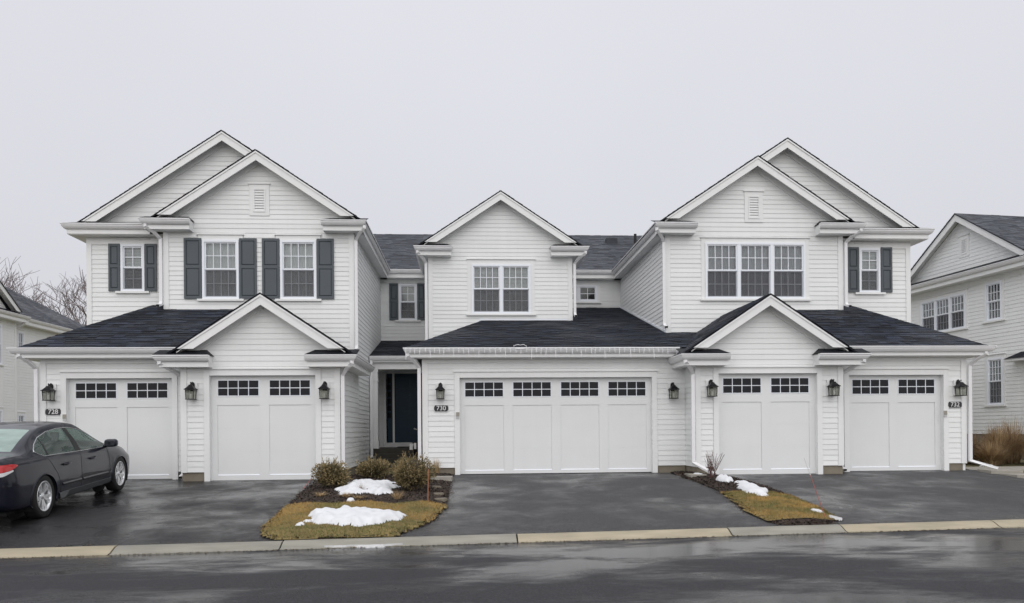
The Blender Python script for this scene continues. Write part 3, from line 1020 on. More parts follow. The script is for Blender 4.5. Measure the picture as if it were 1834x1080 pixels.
    # ---- roofs
    yo = Yg - OV - .02
    zl = lambda a: gz + .012 - SL * abs(a - 5.41)
    shingles(H, [(A(3.46), yo, zl(3.46)), (A(5.41), yo, zl(5.41)), (A(5.41), 19.42, zl(5.41)), (A(3.46), 19.42, zl(3.46))])
    shingles(H, [(A(7.36), yo, zl(7.36)), (A(7.36), 19.0, zl(7.36)), (A(5.41), 19.3, zl(5.41)), (A(5.41), yo, zl(5.41))])
    mS = .45
    ye = Yd - OV - .03
    zs = lambda y: 2.815 + mS * (y - 16.7)
    # front slope with hip at its outer end
    shingles(H, [(A(5.45), ye + .0, zs(ye)), (A(10.52), ye, zs(ye)), (A(8.78), 20.1, zs(20.1)), (A(6.3), 20.1, zs(20.1)), (A(5.45), 18.95, zs(18.95))])
    hipx = lambda y: 10.52 - (y - ye) * (1.74 / (20.1 - ye))
    shingles(H, [(A(10.54), ye, zs(ye) - .004), (A(10.54), 22, zs(ye) - .004), (A(8.79), 22, zs(20.1) - .004), (A(8.79), 20.1, zs(20.1) - .004)])
    # wing and main gable
    zw = lambda a: wz + .012 - SL * abs(a - 6.235)
    zb = lambda a: bz + .012 - SL * abs(a - 7.15)
    yo = Yw - OV - .02; yb_ = Yf - OV - .02
    shingles(H, [(A(3.58), yo, zw(3.58)), (A(6.235), yo, zw(6.235)), (A(6.235), 29, zw(6.235)), (A(3.58), 29, zw(3.58))], m='shingle')
    shingles(H, [(A(6.235), yo, zw(6.235)), (A(8.89), yo, zw(8.89)), (A(8.89), Yf + .1, zw(8.89)), (A(6.235), Yf + .1, zw(6.235))])
    shingles(H, [(A(6.236), yb_, zb(6.236)), (A(7.15), yb_, zb(7.15)), (A(7.15), 29, zb(7.15)), (A(6.236), 29, zb(6.236))])
    shingles(H, [(A(7.15), yb_, zb(7.15)), (A(10.78), yb_, zb(10.78)), (A(10.78), 29, zb(10.78)), (A(7.15), 29, zb(7.15))])
    # rakes
    rake(H, ga, gz, 1.73, SL, Yg - OV, Yg, h=.235)
    rake(H, wa, wz, 2.39, SL, Yw - OV, Yw, h=.24)
    rake(H, ba, bz, 3.41, SL, Yf - OV, Yf, h=.24, sides=(s,))
    rake(H, ba, bz, .93, SL, Yf - OV, Yf, h=.24, sides=(-s,))
    # returns
    eave_return(H, A(4.50), A(3.42), Yg - OV, Yg, 2.60); eave_return(H, A(6.45), A(7.58), Yg - OV, Yg, 2.60)
    eave_return(H, A(4.66), A(3.565), Yw - OV, Yw, 6.16); eave_return(H, A(7.80), A(9.0), Yw - OV, Yw, 6.17)
    # long gutters along the sides
    out_in = (-s, 0, 0)
    gutter(H, (A(3.535), Yg - OV, 2.60), (A(3.535), Yw - .01, 2.60), out_in, fascia=.11, ext0=.115)
    sf = MB(); sf.box(*so(3.56, 3.84), Yg - .01, Yw, 2.375, 2.39); sf.build('soffit', 'trim', H)
    gutter(H, (A(3.68), Yw - OV, 6.16), (A(3.68), Yr - OV, 6.16), out_in, fascia=.12, ext0=.115)
    sf = MB(); sf.box(*so(3.70, 3.93), Yw - .01, Yr, 5.915, 5.93); sf.build('soffit', 'trim', H)
    # outer return of the main gable: one long pent strip
    lo, hi = (A(10.88), A(8.9)) if s < 0 else (A(8.9), A(10.88))
    gutter(H, (lo, Yf - OV, 6.13), (hi, Yf - OV, 6.13), (0, -1, 0), fascia=.12, ext0=.115 if s < 0 else 0, ext1=.115 if s > 0 else 0)
    gutter(H, (A(10.88), Yf - OV, 6.13), (A(10.88), 29, 6.13), (s, 0, 0), fascia=.12, ext0=.115)
    sf = MB(); sf.box(*so(8.5, 10.86), Yf - OV + .03, Yf + .01, 5.872, 5.89); sf.build('soffit', 'trim', H)
    sf = MB(); sf.box(*so(10.5, 10.86), Yf + .01, 29, 5.872, 5.889); sf.build('soffit', 'trim', H)
    pr = MB(); pr.prism([(A(8.75), Yf - OV - .09, 6.138), (A(10.97), Yf - OV - .09, 6.138), (A(10.7), Yf + .02, 6.262), (A(8.75), Yf + .02, 6.262)], (0, 0, -.012)); pr.build('pent_roof', 'shingle', H)
    fb = MB(); fb.box(*so(8.55, 10.43), Yf - .03, Yf, 5.70, 5.87); fb.build('frieze_board', 'trim', H)
    # garage eave
    lo, hi = (A(10.56), A(7.2)) if s < 0 else (A(7.2), A(10.56))
    gutter(H, (lo, Yd - OV, 2.80), (hi, Yd - OV, 2.80), (0, -1, 0), fascia=.085, ext0=.115 if s < 0 else 0, ext1=.115 if s > 0 else 0)
    gutter(H, (A(10.56), Yd - OV, 2.80), (A(10.56), 21, 2.80), (s, 0, 0), fascia=.085, ext0=.115)
    sf = MB(); sf.box(*so(7.15, 10.54), Yd - OV + .03, Yd + .01, 2.585, 2.60); sf.build('soffit', 'trim', H)
    sf = MB(); sf.box(*so(10.15, 10.54), Yd + .01, 21, 2.585, 2.599); sf.build('soffit', 'trim', H)
    fb = MB(); fb.box(*so(7.14, 10.09), Yd - .028, Yd, 2.50, 2.585); fb.build('frieze_board', 'trim', H)
    return H, A

# left end house
A_ = lambda a: X0 - a
rw = lambda s, a0, a1, z0, z1: tuple(sorted((X0 + s * a0, X0 + s * a1))) + (z0, z1)
L = end_house(-1, 'left end house of the white row, two shuttered windows in its wing, numbered 728', dict(
    wing=[dict(r=(-6.507, -5.625, 4.288, 5.742)), dict(r=(-4.619, -3.737, 4.288, 5.742))],
    shut=[(-6.945, -6.525, 4.285, 5.78), (-5.608, -5.188, 4.285, 5.78), (-5.058, -4.636, 4.285, 5.78), (-3.722, -3.305, 4.285, 5.78)],
    vent=(6.345, 7.12), outer=(-8.612, -8.035, 4.535, 5.705),
    oshut=[(-8.905, -8.627, 4.535, 5.715), (-8.022, -7.737, 4.535, 5.715)]))
H728, AL = L
Rr = end_house(1, 'right end house of the white row, wide triple window in its wing, numbered 732', dict(
    wing=[dict(r=(6.055, 8.672, 4.31, 5.745), n=3, trim=.10, cover='curtain_grey')], shut=[],
    vent=(6.27, 7.05), outer=(10.272, 10.84, 4.54, 5.70),
    oshut=[(9.955, 10.257, 4.54, 5.725), (10.855, 11.158, 4.54, 5.725)]))
H732, AR = Rr

# ---- middle house
C = thing('townhouse', 'middle house of the white row with the double garage door, numbered 730', 'house', (1.9, Yc, 0), 'attached townhouses of the white row')
x0, x1 = -1.02, 4.94
d0, d1 = -.196, 4.178
pl = front(Yc)
dh = hole(d0 - .117, d1 + .117, -1, 2.185 + .156)
wall(C, pl, [(x0, .165), (x1, .165), (x1, 2.66), (x0, 2.66)], [dh], bholes=[hole(d0, d1, -1, 2.185)], z0=.165, name='garage_wall')
corner_board(C, x0 - .012, x0 + .115, Yc, .16, 2.6)
foundation(C, x0, d0 - .116, Yc, -.3, .163); foundation(C, d1 + .116, x1, Yc, -.3, .163)
garage_door(C, Yc, d0, d1, 2.185, 4, zbot=.004)
ow = MB(); ow.box(x0, x0 + .06, Yc + .01, 24, -.2, 2.66); ow.build('garage_side_wall', 'siding', C)
# bay
b0, b1 = -1.09, 2.97
ba, bz = .945, 7.683
pl = front(Yb)
top = lambda x: bz - .07 - SL * abs(x - ba)
wr = (.111, 1.793, 4.295, 5.691)
wall(C, pl, [(b0, 3.3), (b1, 3.3), (b1, top(b1)), (ba, bz - .07), (b0, top(b0))], [(wr[0] - .115, wr[1] + .115, wr[2] - .03, wr[3] + .16)], bholes=[(wr[0] + .01, wr[1] - .01, wr[2] + .01, wr[3] - .01)], z0=4.16 - 6 * EXPO, name='bay_wall')
for a, b in ((b0 - .012, b0 + .115), (b1 - .115, b1 + .012)):
    corner_board(C, a, b, Yb, 3.3, 5.9)
window(C, pl, *wr, n=2, cols=4, trim=.115, cover='blind')
fl = MB(); fl.box(.36, b1 - .12, Yb - .03, Yb + .01, 4.105, 4.15); fl.build('skirt_flashing', 'vinyl', C)
fl = MB(); fl.prism([(b0 + .1, Yb - .03, 3.12), (.36, Yb - .03, 4.105), (.36, Yb - .03, 4.15), (b0 + .1, Yb - .03, 3.165)], (0, .028, 0)); fl.build('skirt_flashing', 'vinyl', C)
for xx, sg in ((b0, 1), (b1, -1)):
    ow = MB(); ow.box(min(xx, xx + sg * .05), max(xx, xx + sg * .05), Yb + .01, 29, 3.0, 5.95); ow.build('bay_side_wall', 'siding', C)
# recessed walls
pl = front(Yr)
r = (-2.233, -1.647, 4.597, 5.771)
wall(C, pl, [(-2.82, 3.5), (-1.05, 3.5), (-1.05, 5.98), (-2.82, 5.98)], [(r[0], r[1], r[2] - .05, r[3] + .005)], bholes=[(r[0] + .01, r[1] - .01, r[2] + .01, r[3] - .01)], z0=4.045 - 5 * EXPO, name='recessed_wall')
window(C, pl, *r, n=1, cols=2, cover='blind', head=False)
shutter(C, pl, -2.535, -2.25, 4.59, 5.78); shutter(C, pl, -1.632, -1.357, 4.59, 5.78)
fb = MB(); fb.box(-2.82, -1.05, Yr - .03, Yr, 5.80, 5.93); fb.build('frieze_board', 'trim', C)
r2 = (3.0, 4.27, 5.20, 5.744)
wall(C, pl, [(2.9, 4.6), (5.05, 4.6), (5.05, 5.98), (2.9, 5.98)], [(r2[0] - .09, r2[1] + .09, r2[2] - .03, r2[3] + .12)], bholes=[(r2[0] + .01, r2[1] - .01, r2[2] + .01, r2[3] - .01)], z0=4.045, name='recessed_wall')
window(C, pl, *r2, n=2, cols=2, trim=.09, single=True, cover=None)
fb = MB(); fb.box(2.97, 5.04, Yr - .029, Yr, 5.03, 5.08); fb.build('skirt_flashing', 'trim', C)
# roofs
mC = .266; ye = Yc - OV - .03
zc = lambda y: 2.83 + mC * (y - 17.1)
shingles(C, [(-1.40, ye, zc(ye)), (6.3, ye, zc(ye)), (6.3, 25.3, zc(25.3)), (-1.40 + (25.3 - ye) * .375, 25.3, zc(25.3))])
shingles(C, [(-1.41, ye, zc(ye) - .004), (-1.41, 25.3, zc(ye) - .004), (-1.41 + 2.2, 25.3, zc(ye + 2.2 / .375) - .004), (-1.41 + 2.2, ye + 2.2 / .375, zc(ye + 2.2 / .375) - .004)])
zl = lambda x: bz + .012 - SL * abs(x - ba)
yo = Yb - OV - .02
shingles(C, [(ba - 2.36, yo, zl(ba - 2.36)), (ba, yo, zl(ba)), (ba, 28.4, zl(ba)), (ba - 2.36, 28.4, zl(ba - 2.36))])
shingles(C, [(ba + 2.36, yo, zl(ba + 2.36)), (ba + 2.36, 28.4, zl(ba + 2.36)), (ba, 28.4, zl(ba)), (ba, yo, zl(ba))])
zm = lambda y: 6.17 + .62 * (y - 24.95)
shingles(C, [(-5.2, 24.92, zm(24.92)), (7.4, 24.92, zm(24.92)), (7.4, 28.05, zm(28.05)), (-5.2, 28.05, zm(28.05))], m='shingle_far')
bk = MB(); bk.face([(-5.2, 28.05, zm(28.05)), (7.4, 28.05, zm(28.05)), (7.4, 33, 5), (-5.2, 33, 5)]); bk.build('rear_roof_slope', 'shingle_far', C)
rake(C, ba, bz, 2.155, SL, Yb - OV, Yb, h=.24)
eave_return(C, -.42, -1.485, Yb - OV, Yb, 6.125); eave_return(C, 2.33, 3.42, Yb - OV, Yb, 6.13)
gutter(C, (-1.37, Yb - OV, 6.125), (-1.37, Yr - OV, 6.125), (-1, 0, 0), ext0=.115)
gutter(C, (3.305, Yb - OV, 6.13), (3.305, Yr - OV, 6.13), (1, 0, 0), ext0=.115)
sf = MB(); sf.box(-1.35, -1.09, Yb, Yr, 5.885, 5.90); sf.build('soffit', 'trim', C)
sf = MB(); sf.box(2.97, 3.29, Yb, Yr, 5.885, 5.90); sf.build('soffit', 'trim', C)
gutter(C, (-2.6, Yr - OV, 6.17), (-1.35, Yr - OV, 6.17), (0, -1, 0))
gutter(C, (3.3, Yr - OV, 6.17), (4.8, Yr - OV, 6.17), (0, -1, 0))
sf = MB(); sf.box(-2.85, 5.06, Yr - OV + .02, Yr, 5.915, 5.93); sf.build('soffit', 'trim', C)
gutter(C, (-1.31, Yc - OV, 2.825), (4.72, Yc - OV, 2.825), (0, -1, 0), fascia=.085, ext0=.115)
gutter(C, (-1.31, Yc - OV, 2.825), (-1.31, 24, 2.825), (-1, 0, 0), fascia=.085, ext0=.115)
sf = MB(); sf.box(-1.30, 4.95, Yc - OV + .03, Yc, 2.61, 2.625); sf.build('soffit', 'trim', C)
fb = MB(); fb.box(-.90, 4.93, Yc - .028, Yc, 2.52, 2.61); fb.build('frieze_board', 'trim', C)
vp = MB(); vp.lathe([(.0, .34), (.05, .34), (.05, -.1)], 'z', (6.0, 27.3, zm(27.3)), 10); vp.build('vent_pipe', 'dark_rubber', C)
vp = MB(); vp.box(4.95, 5.35, 27.25, 27.5, zm(27.3) - .1, zm(27.4) + .12); vp.build('roof_vent', 'shingle_far', C)
# porch
ze, Ye_ = 3.12, 22.15
shingles(C, [(-2.80, Ye_ - .1, ze), (-1.03, Ye_ - .1, ze), (-1.03, Yr, 3.925), (-2.80, Yr, 3.925)])
gutter(C, (-2.78, Ye_ - .1, ze + .0), (-1.3, Ye_ - .1, ze), (0, -1, 0), fascia=.05)
bm_ = MB(); bm_.box(-2.80, -1.05, Ye_ + .0, Ye_ + .22, 2.76, 2.99); bm_.build('porch_beam', 'trim', C)
cl = MB(); cl.box(-2.80, -1.05, Ye_ + .22, 24.2, 2.80, 2.83); cl.build('porch_ceiling', 'trim', C)
pc = MB()
pc.box(-2.79, -2.58, Ye_ + .02, Ye_ + .23, .52, 2.76)
pc.box(-2.80, -2.56, Ye_ + .0, Ye_ + .25, .50, .72); pc.box(-2.80, -2.56, Ye_ + .0, Ye_ + .25, 2.42, 2.46); pc.box(-2.80, -2.565, Ye_ + .005, Ye_ + .245, 2.68, 2.758)
pc.build('porch_post', 'trim', C)
pl = front(24.0)
wall(C, pl, [(-2.81, .5), (-1.03, .5), (-1.03, 2.85), (-2.81, 2.85)], [(-2.62, -1.03, .5, 2.85)], bholes=[(-2.50, -1.10, .5, 2.80)], z0=.5, name='entry_wall')
fm = MB()
for a, b in ((-2.62, -2.53), (-2.335, -2.275), (-1.22, -1.10)):
    fm.box(a, b, 23.95, 24.06, .56, 2.86)
fm.box(-2.62, -1.10, 23.94, 24.06, 2.86 - .09, 2.90); fm.box(-2.62, -1.10, 23.93, 24.08, .50, .64)
fm.build('door_frame', 'trim', C)
sg = MB(); sg.box(-2.53, -2.335, 24.0, 24.05, .64, 2.77); sgo = sg.build('sidelight', 'entry_door', C)
for k in range(6):
    o = link('pane', pane_mesh(.10, .17, 'garage_pane'), sgo); o.location = (-2.485, 23.992, 1.40 + k * .215)
dr = MB(); dr.box(-2.275, -1.22, 23.99, 24.04, .64, 2.77); dro = dr.build('entry_door', 'entry_door', C)
for a, b in ((-2.14, -1.80), (-1.70, -1.36)):
    for z0, z1 in ((.80, 1.45), (1.6, 2.2), (2.3, 2.62)):
        q = MB(); q.box(a, b, 23.975, 23.99, z0, z1); q.build('panel', 'entry_door', dro)
hd = MB(); hd.lathe([(0, -.06), (.032, -.055), (.035, -.03), (.012, -.02), (.012, 0)], 'y', (-1.30, 23.98, 1.55), 12); hd.build('door_knob', 'chrome', dro)
fl = MB(); fl.box(-2.80, -1.03, 22.1, 24.4, .30, .50)
for k in range(3):
    fl.box(-2.62, -1.04, 21.7 - k * .36, 22.1 - k * .36 - .001, -.15, .36 - k * .13)
fl.build('porch_steps', 'porch_floor', C)
dm = tag(MB().box(-2.15, -1.35, 23.35, 23.85, .502, .52).build('doormat', 'door_mat'), 'dark doormat in front of the blue entry door', 'doormat')

# ---- downspouts
def ds(H, x, Yfr, Ywl, zt, zb, xg=None, kick=None):
    xg = x if xg is None else xg
    pts = [(xg, Yfr - .02, zt), (xg, Yfr - .02, zt - .06), (x * .6 + xg * .4, Yfr * .65 + Ywl * .35, zt - .17), (x, Ywl - .065, zt - .30), (x, Ywl - .06, zt - .42), (x, Ywl - .06, zb + .12)]
    if kick: pts += [(x, Ywl - .06, zb + .10), tuple(kick)] if len(kick) == 3 else []
    else: pts += [(x, Ywl - .085, zb + .05), (x, Ywl - .27, zb - .005)]
    downspout(H, pts)
ds(H728, AL(8.60), Yw - OV, Yw, 6.05, 4.09, xg=AL(8.86))
ds(H728, AL(3.865), Yw - OV, Yw, 6.04, 3.0, xg=AL(3.62))
ds(H728, AL(7.20), Yg - OV, Yg + .35, 2.49, .06, xg=AL(7.46))
ds(H728, AL(3.765), Yg - OV, Yg, 2.49, .14, xg=AL(3.53))
ds(H728, AL(10.27), Yd - OV, Yd, 2.69, .10, xg=AL(10.48))
ds(H732, AR(8.61), Yw - OV, Yw, 6.05, 4.09, xg=AR(8.88))
ds(H732, AR(3.87), Yw - OV, Yw, 6.04, 3.56, xg=AR(3.63))
ds(H732, AR(7.22), Yg - OV, Yg + .35, 2.49, .06, xg=AR(7.46))
ds(H732, AR(3.765), Yg - OV, Yg, 2.49, .16, xg=AR(3.53), kick=(AR(4.07), Yg - .55, .03))
ds(H732, AR(10.27), Yd - OV, Yd, 2.69, .12, xg=AR(10.48), kick=(AR(10.72), Yd - .35, .06))
ds(C, -1.095, Yc - OV, Yc, 2.71, .12, xg=-1.33)
ds(C, -1.16, Yb - OV, Yb, 6.01, 3.3, xg=-1.38)
ds(C, 3.04, Yb - OV, Yb, 6.01, 4.2, xg=3.32)
downspout(C, [(-2.735, Ye_ - .15, 3.0), (-2.735, Ye_ - .15, .3), (-2.735, Ye_ - .2, .24)])

# ------------------------------------------------------------------ neighbouring houses
def far_house_right():
    H = thing('townhouse', 'white neighbouring house at the far right, gable end with a triple window upstairs', 'house', (17, 23, 0))
    u = Vector((.1225, -.9925, 0)); n = Vector((-.9925, -.1225, 0))
    pl = Plane((16.13, 27.1, 0), u, n)
    uu = lambda y: (27.1 - y) * 1.0076
    W3 = (uu(26.69), uu(24.62), 4.26, 5.42); W1 = (uu(23.77), uu(23.13), 4.33, 5.535); WL = (uu(23.73), uu(23.11), 1.67, 3.14)
    WE = (uu(27.6), uu(27.0), 1.67, 3.14)
    hs = []
    for r, t in ((W3, .09), (W1, .09), (WL, .09), (WE, .09)):
        hs.append((r[0] - t, r[1] + t, r[2] - .03, r[3] + t * 1.15 + .028))
    bh = [(r[0] + .01, r[1] - .01, r[2] + .01, r[3] - .01) for r in (W3, W1, WL, WE)]
    pan = (W3[0] - .09, W3[1] + .09, 3.45, 4.2)
    wall(H, pl, [(-2, .75), (11, .75), (11, 5.9), (-2, 5.9)], hs + [pan], bholes=bh, z0=.75, name='wall', joined=True)
    f = MB(); pbox(f, pl, *pan, 0, .016); f.build('window_apron', 'trim', H)
    window(H, pl, *W3, n=3, cols=4, trim=.09, panes=False, cover='curtain_grey'); window(H, pl, *W1, n=1, cols=4, trim=.09, panes=False, cover=None, screen=False)
    window(H, pl, *WL, n=1, cols=4, rows=3, trim=.09, panes=False, cover='curtain'); window(H, pl, *WE, n=1, cols=4, trim=.09, panes=False)
    f = MB(); pbox(f, pl, -2, 11, -.3, .748, -.2, -.012); f.build('foundation', 'foundation', H)
    # gable
    ua, za = 2.41, 8.03
    wall(H, pl, [(ua - 3.0, 5.95), (ua + 3.0, 5.95), (ua, za - .12)], [(ua - .17, ua + .27, 6.6, 7.3)], z0=5.95, name='gable_wall', joined=True)
    gable_vent(H, pl, ua - .17, ua + .27, 6.6, 7.3)
    for sg in (-1, 1):
        B = MB(); hw = 3.05
        B.prism([pl.p(ua, za, .30), pl.p(ua + sg * hw, za - SL * hw, .30), pl.p(ua + sg * (hw - .35), za - SL * hw, .30), pl.p(ua, za - .24, .30)], n * -.035)
        B.build('rake_board', 'trim', H)
        B = MB()
        B.prism([pl.p(ua, za - .06, .26), pl.p(ua + sg * hw, za - SL * hw - .06, .26), pl.p(ua + sg * hw, za - SL * hw - .08, .26), pl.p(ua, za - .08, .26)], n * -.26)
        B.build('soffit', 'trim', H)
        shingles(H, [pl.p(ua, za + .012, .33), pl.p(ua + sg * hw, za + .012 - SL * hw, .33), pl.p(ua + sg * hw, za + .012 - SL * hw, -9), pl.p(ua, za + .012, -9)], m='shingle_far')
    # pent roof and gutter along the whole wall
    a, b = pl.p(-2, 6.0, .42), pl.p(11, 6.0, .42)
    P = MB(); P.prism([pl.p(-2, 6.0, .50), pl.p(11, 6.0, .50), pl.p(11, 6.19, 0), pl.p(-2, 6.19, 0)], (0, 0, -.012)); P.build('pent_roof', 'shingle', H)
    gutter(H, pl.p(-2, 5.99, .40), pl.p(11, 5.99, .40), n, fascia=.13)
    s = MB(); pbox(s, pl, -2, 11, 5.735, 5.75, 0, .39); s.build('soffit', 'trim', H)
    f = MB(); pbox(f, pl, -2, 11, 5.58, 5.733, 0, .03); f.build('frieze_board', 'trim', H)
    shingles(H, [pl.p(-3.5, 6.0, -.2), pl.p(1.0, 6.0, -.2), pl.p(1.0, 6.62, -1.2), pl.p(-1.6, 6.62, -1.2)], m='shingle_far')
    # porch return roof that just enters the frame
    q = MB(); pbox(q, pl, 4.45, 8, 2.95, 3.02, 0, .42); q.build('porch_fascia', 'trim', H)
    q = MB(); q.prism([pl.p(4.5, 3.03, .45), pl.p(8, 3.03, .45), pl.p(8, 3.25, 0), pl.p(4.7, 3.25, 0)], (0, 0, -.01)); q.build('porch_roof', 'shingle', H)
    return H
far_house_right()

def far_house_left():
    H = thing('townhouse', 'white neighbouring house at the far left, grey hip roof above small windows', 'house', (-20, 36, 0))
    pl = Plane((-19.75, 0, 0), (0, 1, 0), (1, 0, 0))
    plA = Plane((-19.45, 0, 0), (0, 1, 0), (1, 0, 0))
    ws = [(35.05, 35.5, 4.6, 5.5), (35.0, 35.5, .9, 1.85)]
    hs = [(r[0] - .08, r[1] + .08, r[2] - .03, r[3] + .12) for r in ws]
    wall(H, pl, [(34.4, -.1), (43, -.1), (43, 5.95), (34.4, 5.95)], hs, bholes=[(r[0] + .01, r[1] - .01, r[2] + .01, r[3] - .01) for r in ws], z0=.1, name='wall', joined=True)
    for r in ws: window(H, pl, *r, n=1, cols=2, trim=.08, single=True, panes=False, cover='curtain', casing=.045)
    wa = [(32.3, 33.35, 3.9, 5.55), (32.3, 33.35, -.1, 2.0)]
    ha = [(r[0] - .08, r[1] + .08, r[2] - .03, r[3] + .12) for r in wa]
    pan = (32.0, 33.45, 2.2, 3.75)
    wall(H, plA, [(27, -.1), (34.4, -.1), (34.4, 5.95), (27, 5.95)], ha + [pan], bholes=[(r[0] + .01, r[1] - .01, r[2] + .01, r[3] - .01) for r in wa], z0=.1, name='wall', joined=True)
    f = MB(); pbox(f, plA, *pan, 0, .016); f.build('window_apron', 'trim', H)
    for r in wa: window(H, plA, *r, n=1, cols=3, trim=.08, panes=False, cover='curtain')
    f = MB(); f.box(-19.75, -19.42, 34.3, 34.42, -.1, 5.8); f.build('corner_board', 'trim', H)
    gutter(H, (-19.1, 27, 6.08), (-19.1, 34.75, 6.08), (1, 0, 0), fascia=.14)
    gutter(H, (-19.4, 34.6, 6.08), (-19.4, 43, 6.08), (1, 0, 0), fascia=.14)
    s = MB(); s.box(-19.75, -19.4, 34.4, 43, 5.80, 5.815); s.box(-19.45, -19.1, 27, 34.4, 5.80, 5.815); s.build('soffit', 'trim', H)
    P = MB(); P.prism([(-19.02, 27, 6.09), (-19.02, 34.7, 6.09), (-19.45, 34.7, 6.28), (-19.45, 27, 6.28)], (0, 0, -.012)); P.build('pent_roof', 'shingle', H)
    # gable over the nearer part
    ua, za, hw = 31.1, 8.35, 3.2
    wall(H, plA, [(ua - hw + .2, 6.0), (ua + hw - .2, 6.0), (ua, za - .12)], [], z0=6.0, name='gable_wall', joined=True)
    for sg in (-1, 1):
        B = MB(); B.prism([plA.p(ua, za, .32), plA.p(ua + sg * hw, za - SL * hw, .32), plA.p(ua + sg * (hw - .35), za - SL * hw, .32), plA.p(ua, za - .24, .32)], (-.035, 0, 0)); B.build('rake_board', 'trim', H)
        B = MB(); B.prism([plA.p(ua, za - .06, .28), plA.p(ua + sg * hw, za - SL * hw - .06, .28), plA.p(ua + sg * hw, za - SL * hw - .08, .28), plA.p(ua, za - .08, .28)], (-.28, 0, 0)); B.build('soffit', 'trim', H)
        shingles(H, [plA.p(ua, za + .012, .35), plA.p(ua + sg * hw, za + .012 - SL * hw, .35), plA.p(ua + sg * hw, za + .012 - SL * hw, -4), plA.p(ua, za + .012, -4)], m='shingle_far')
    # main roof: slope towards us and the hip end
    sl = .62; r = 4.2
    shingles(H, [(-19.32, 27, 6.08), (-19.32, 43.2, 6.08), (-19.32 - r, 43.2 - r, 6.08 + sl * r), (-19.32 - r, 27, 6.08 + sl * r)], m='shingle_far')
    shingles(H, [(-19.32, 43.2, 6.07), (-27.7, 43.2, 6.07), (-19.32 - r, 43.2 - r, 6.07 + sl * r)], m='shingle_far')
    downspout(H, [(-19.1, 34.62, 5.95), (-19.3, 34.55, 5.7), (-19.62, 34.5, 5.5), (-19.62, 34.5, .2), (-19.5, 34.5, .1)], wdt=.09, dep=.09)
far_house_left()

# ------------------------------------------------------------------ wall lanterns and number plaques
def lantern_proto():
    """black coach lantern, local: wall at y=0, facing -y, origin at the bottom"""
    t = thing('wall_lantern', '', 'lantern', world=False)
    b = MB(); b.box(-.095, .095, -.028, -.004, .02, .36); b.build('mounting_block', 'trim', t)
    p = MB(); p.prism([(-.045, -.05, .18), (.045, -.05, .18), (.045, -.05, .33), (.025, -.05, .365), (0, -.05, .378), (-.025, -.05, .365), (-.045, -.05, .33)], (0, .02, 0)); p.build('back_plate', 'black_metal', t)
    a = MB(); a.tube([(0, -.05, .27), (0, -.10, .29), (0, -.14, .285)], .014, 8)
    a.build('arm', 'black_metal', t)
    cy = -.14
    r = MB()
    def ring(w_, z): return [(-w_, cy - w_, z), (w_, cy - w_, z), (w_, cy + w_, z), (-w_, cy + w_, z)]
    L_ = [ring(.108, .205), ring(.108, .215), ring(.075, .245), ring(.05, .275), ring(.038, .29), ring(.036, .305), ring(.014, .315)]
    for q0, q1 in zip(L_, L_[1:]):
        for k in range(4): r.face([q0[k], q0[(k + 1) % 4], q1[(k + 1) % 4], q1[k]])
    r.face(L_[0]); r.face(L_[-1])
    r.build('lantern_roof', 'black_metal', t)
    f = MB(); f.tube([(0, cy, .31), (0, cy, .335)], .008, 6); f.lathe([(0, .375), (.012, .36), (.016, .345), (.006, .335), (0, .333)], 'z', (0, cy, 0), 8); f.build('finial', 'black_metal', t)
    c = MB()
    for sx_ in (-1, 1):
        for sy_ in (-1, 1):
            c.tube([(sx_ * .075, cy + sy_ * .075, .012), (sx_ * .085, cy + sy_ * .085, .208)], .008, 4)
    c.build('cage_bars', 'black_metal', t)
    g_ = MB(); A0, A1 = ring(.07, .016), ring(.08, .205)
    for k in range(4): g_.face([A0[k], A0[(k + 1) % 4], A1[(k + 1) % 4], A1[k]])
    g_.build('glass_panes', 'lamp_glass', t)
    q = MB(); q.box(-.088, .088, cy - .088, cy + .088, 0, .016); q.build('base_plate', 'black_metal', t)
    k = MB(); k.lathe([(0, .12), (.016, .115), (.018, .02), (0, .016)], 'z', (0, cy, 0), 10); k.build('candle_tube', 'white_plastic', t)
    return t
proto = lantern_proto()
spots = [(AL(9.97), Yd, 1.70, 'black coach lantern at the left corner of the row, above the parked car'),
         (AL(6.885), Yg, 1.69, 'black coach lantern left of the garage door under the left small gable'),
         (AL(4.14), Yg, 1.69, 'black coach lantern right of the garage door under the left small gable'),
         (-.623, Yc, 1.70, 'black coach lantern left of the wide double garage door'),
         (4.64, Yc, 1.68, 'black coach lantern right of the wide double garage door'),
         (AR(4.16), Yg, 1.69, 'black coach lantern left of the garage door under the right small gable'),
         (AR(6.86), Yg, 1.69, 'black coach lantern between the two garage doors of the right end house'),
         (AR(10.0), Yd, 1.69, 'black coach lantern at the far right corner of the row')]
for i, (x, y, z, lb) in enumerate(spots):
    o = proto if i == 0 else copy_tree(proto)
    o.location = (x, y - .021, z); o['label'] = lb; o['category'] = 'lantern'; o['group'] = 'coach lanterns beside the garage doors'

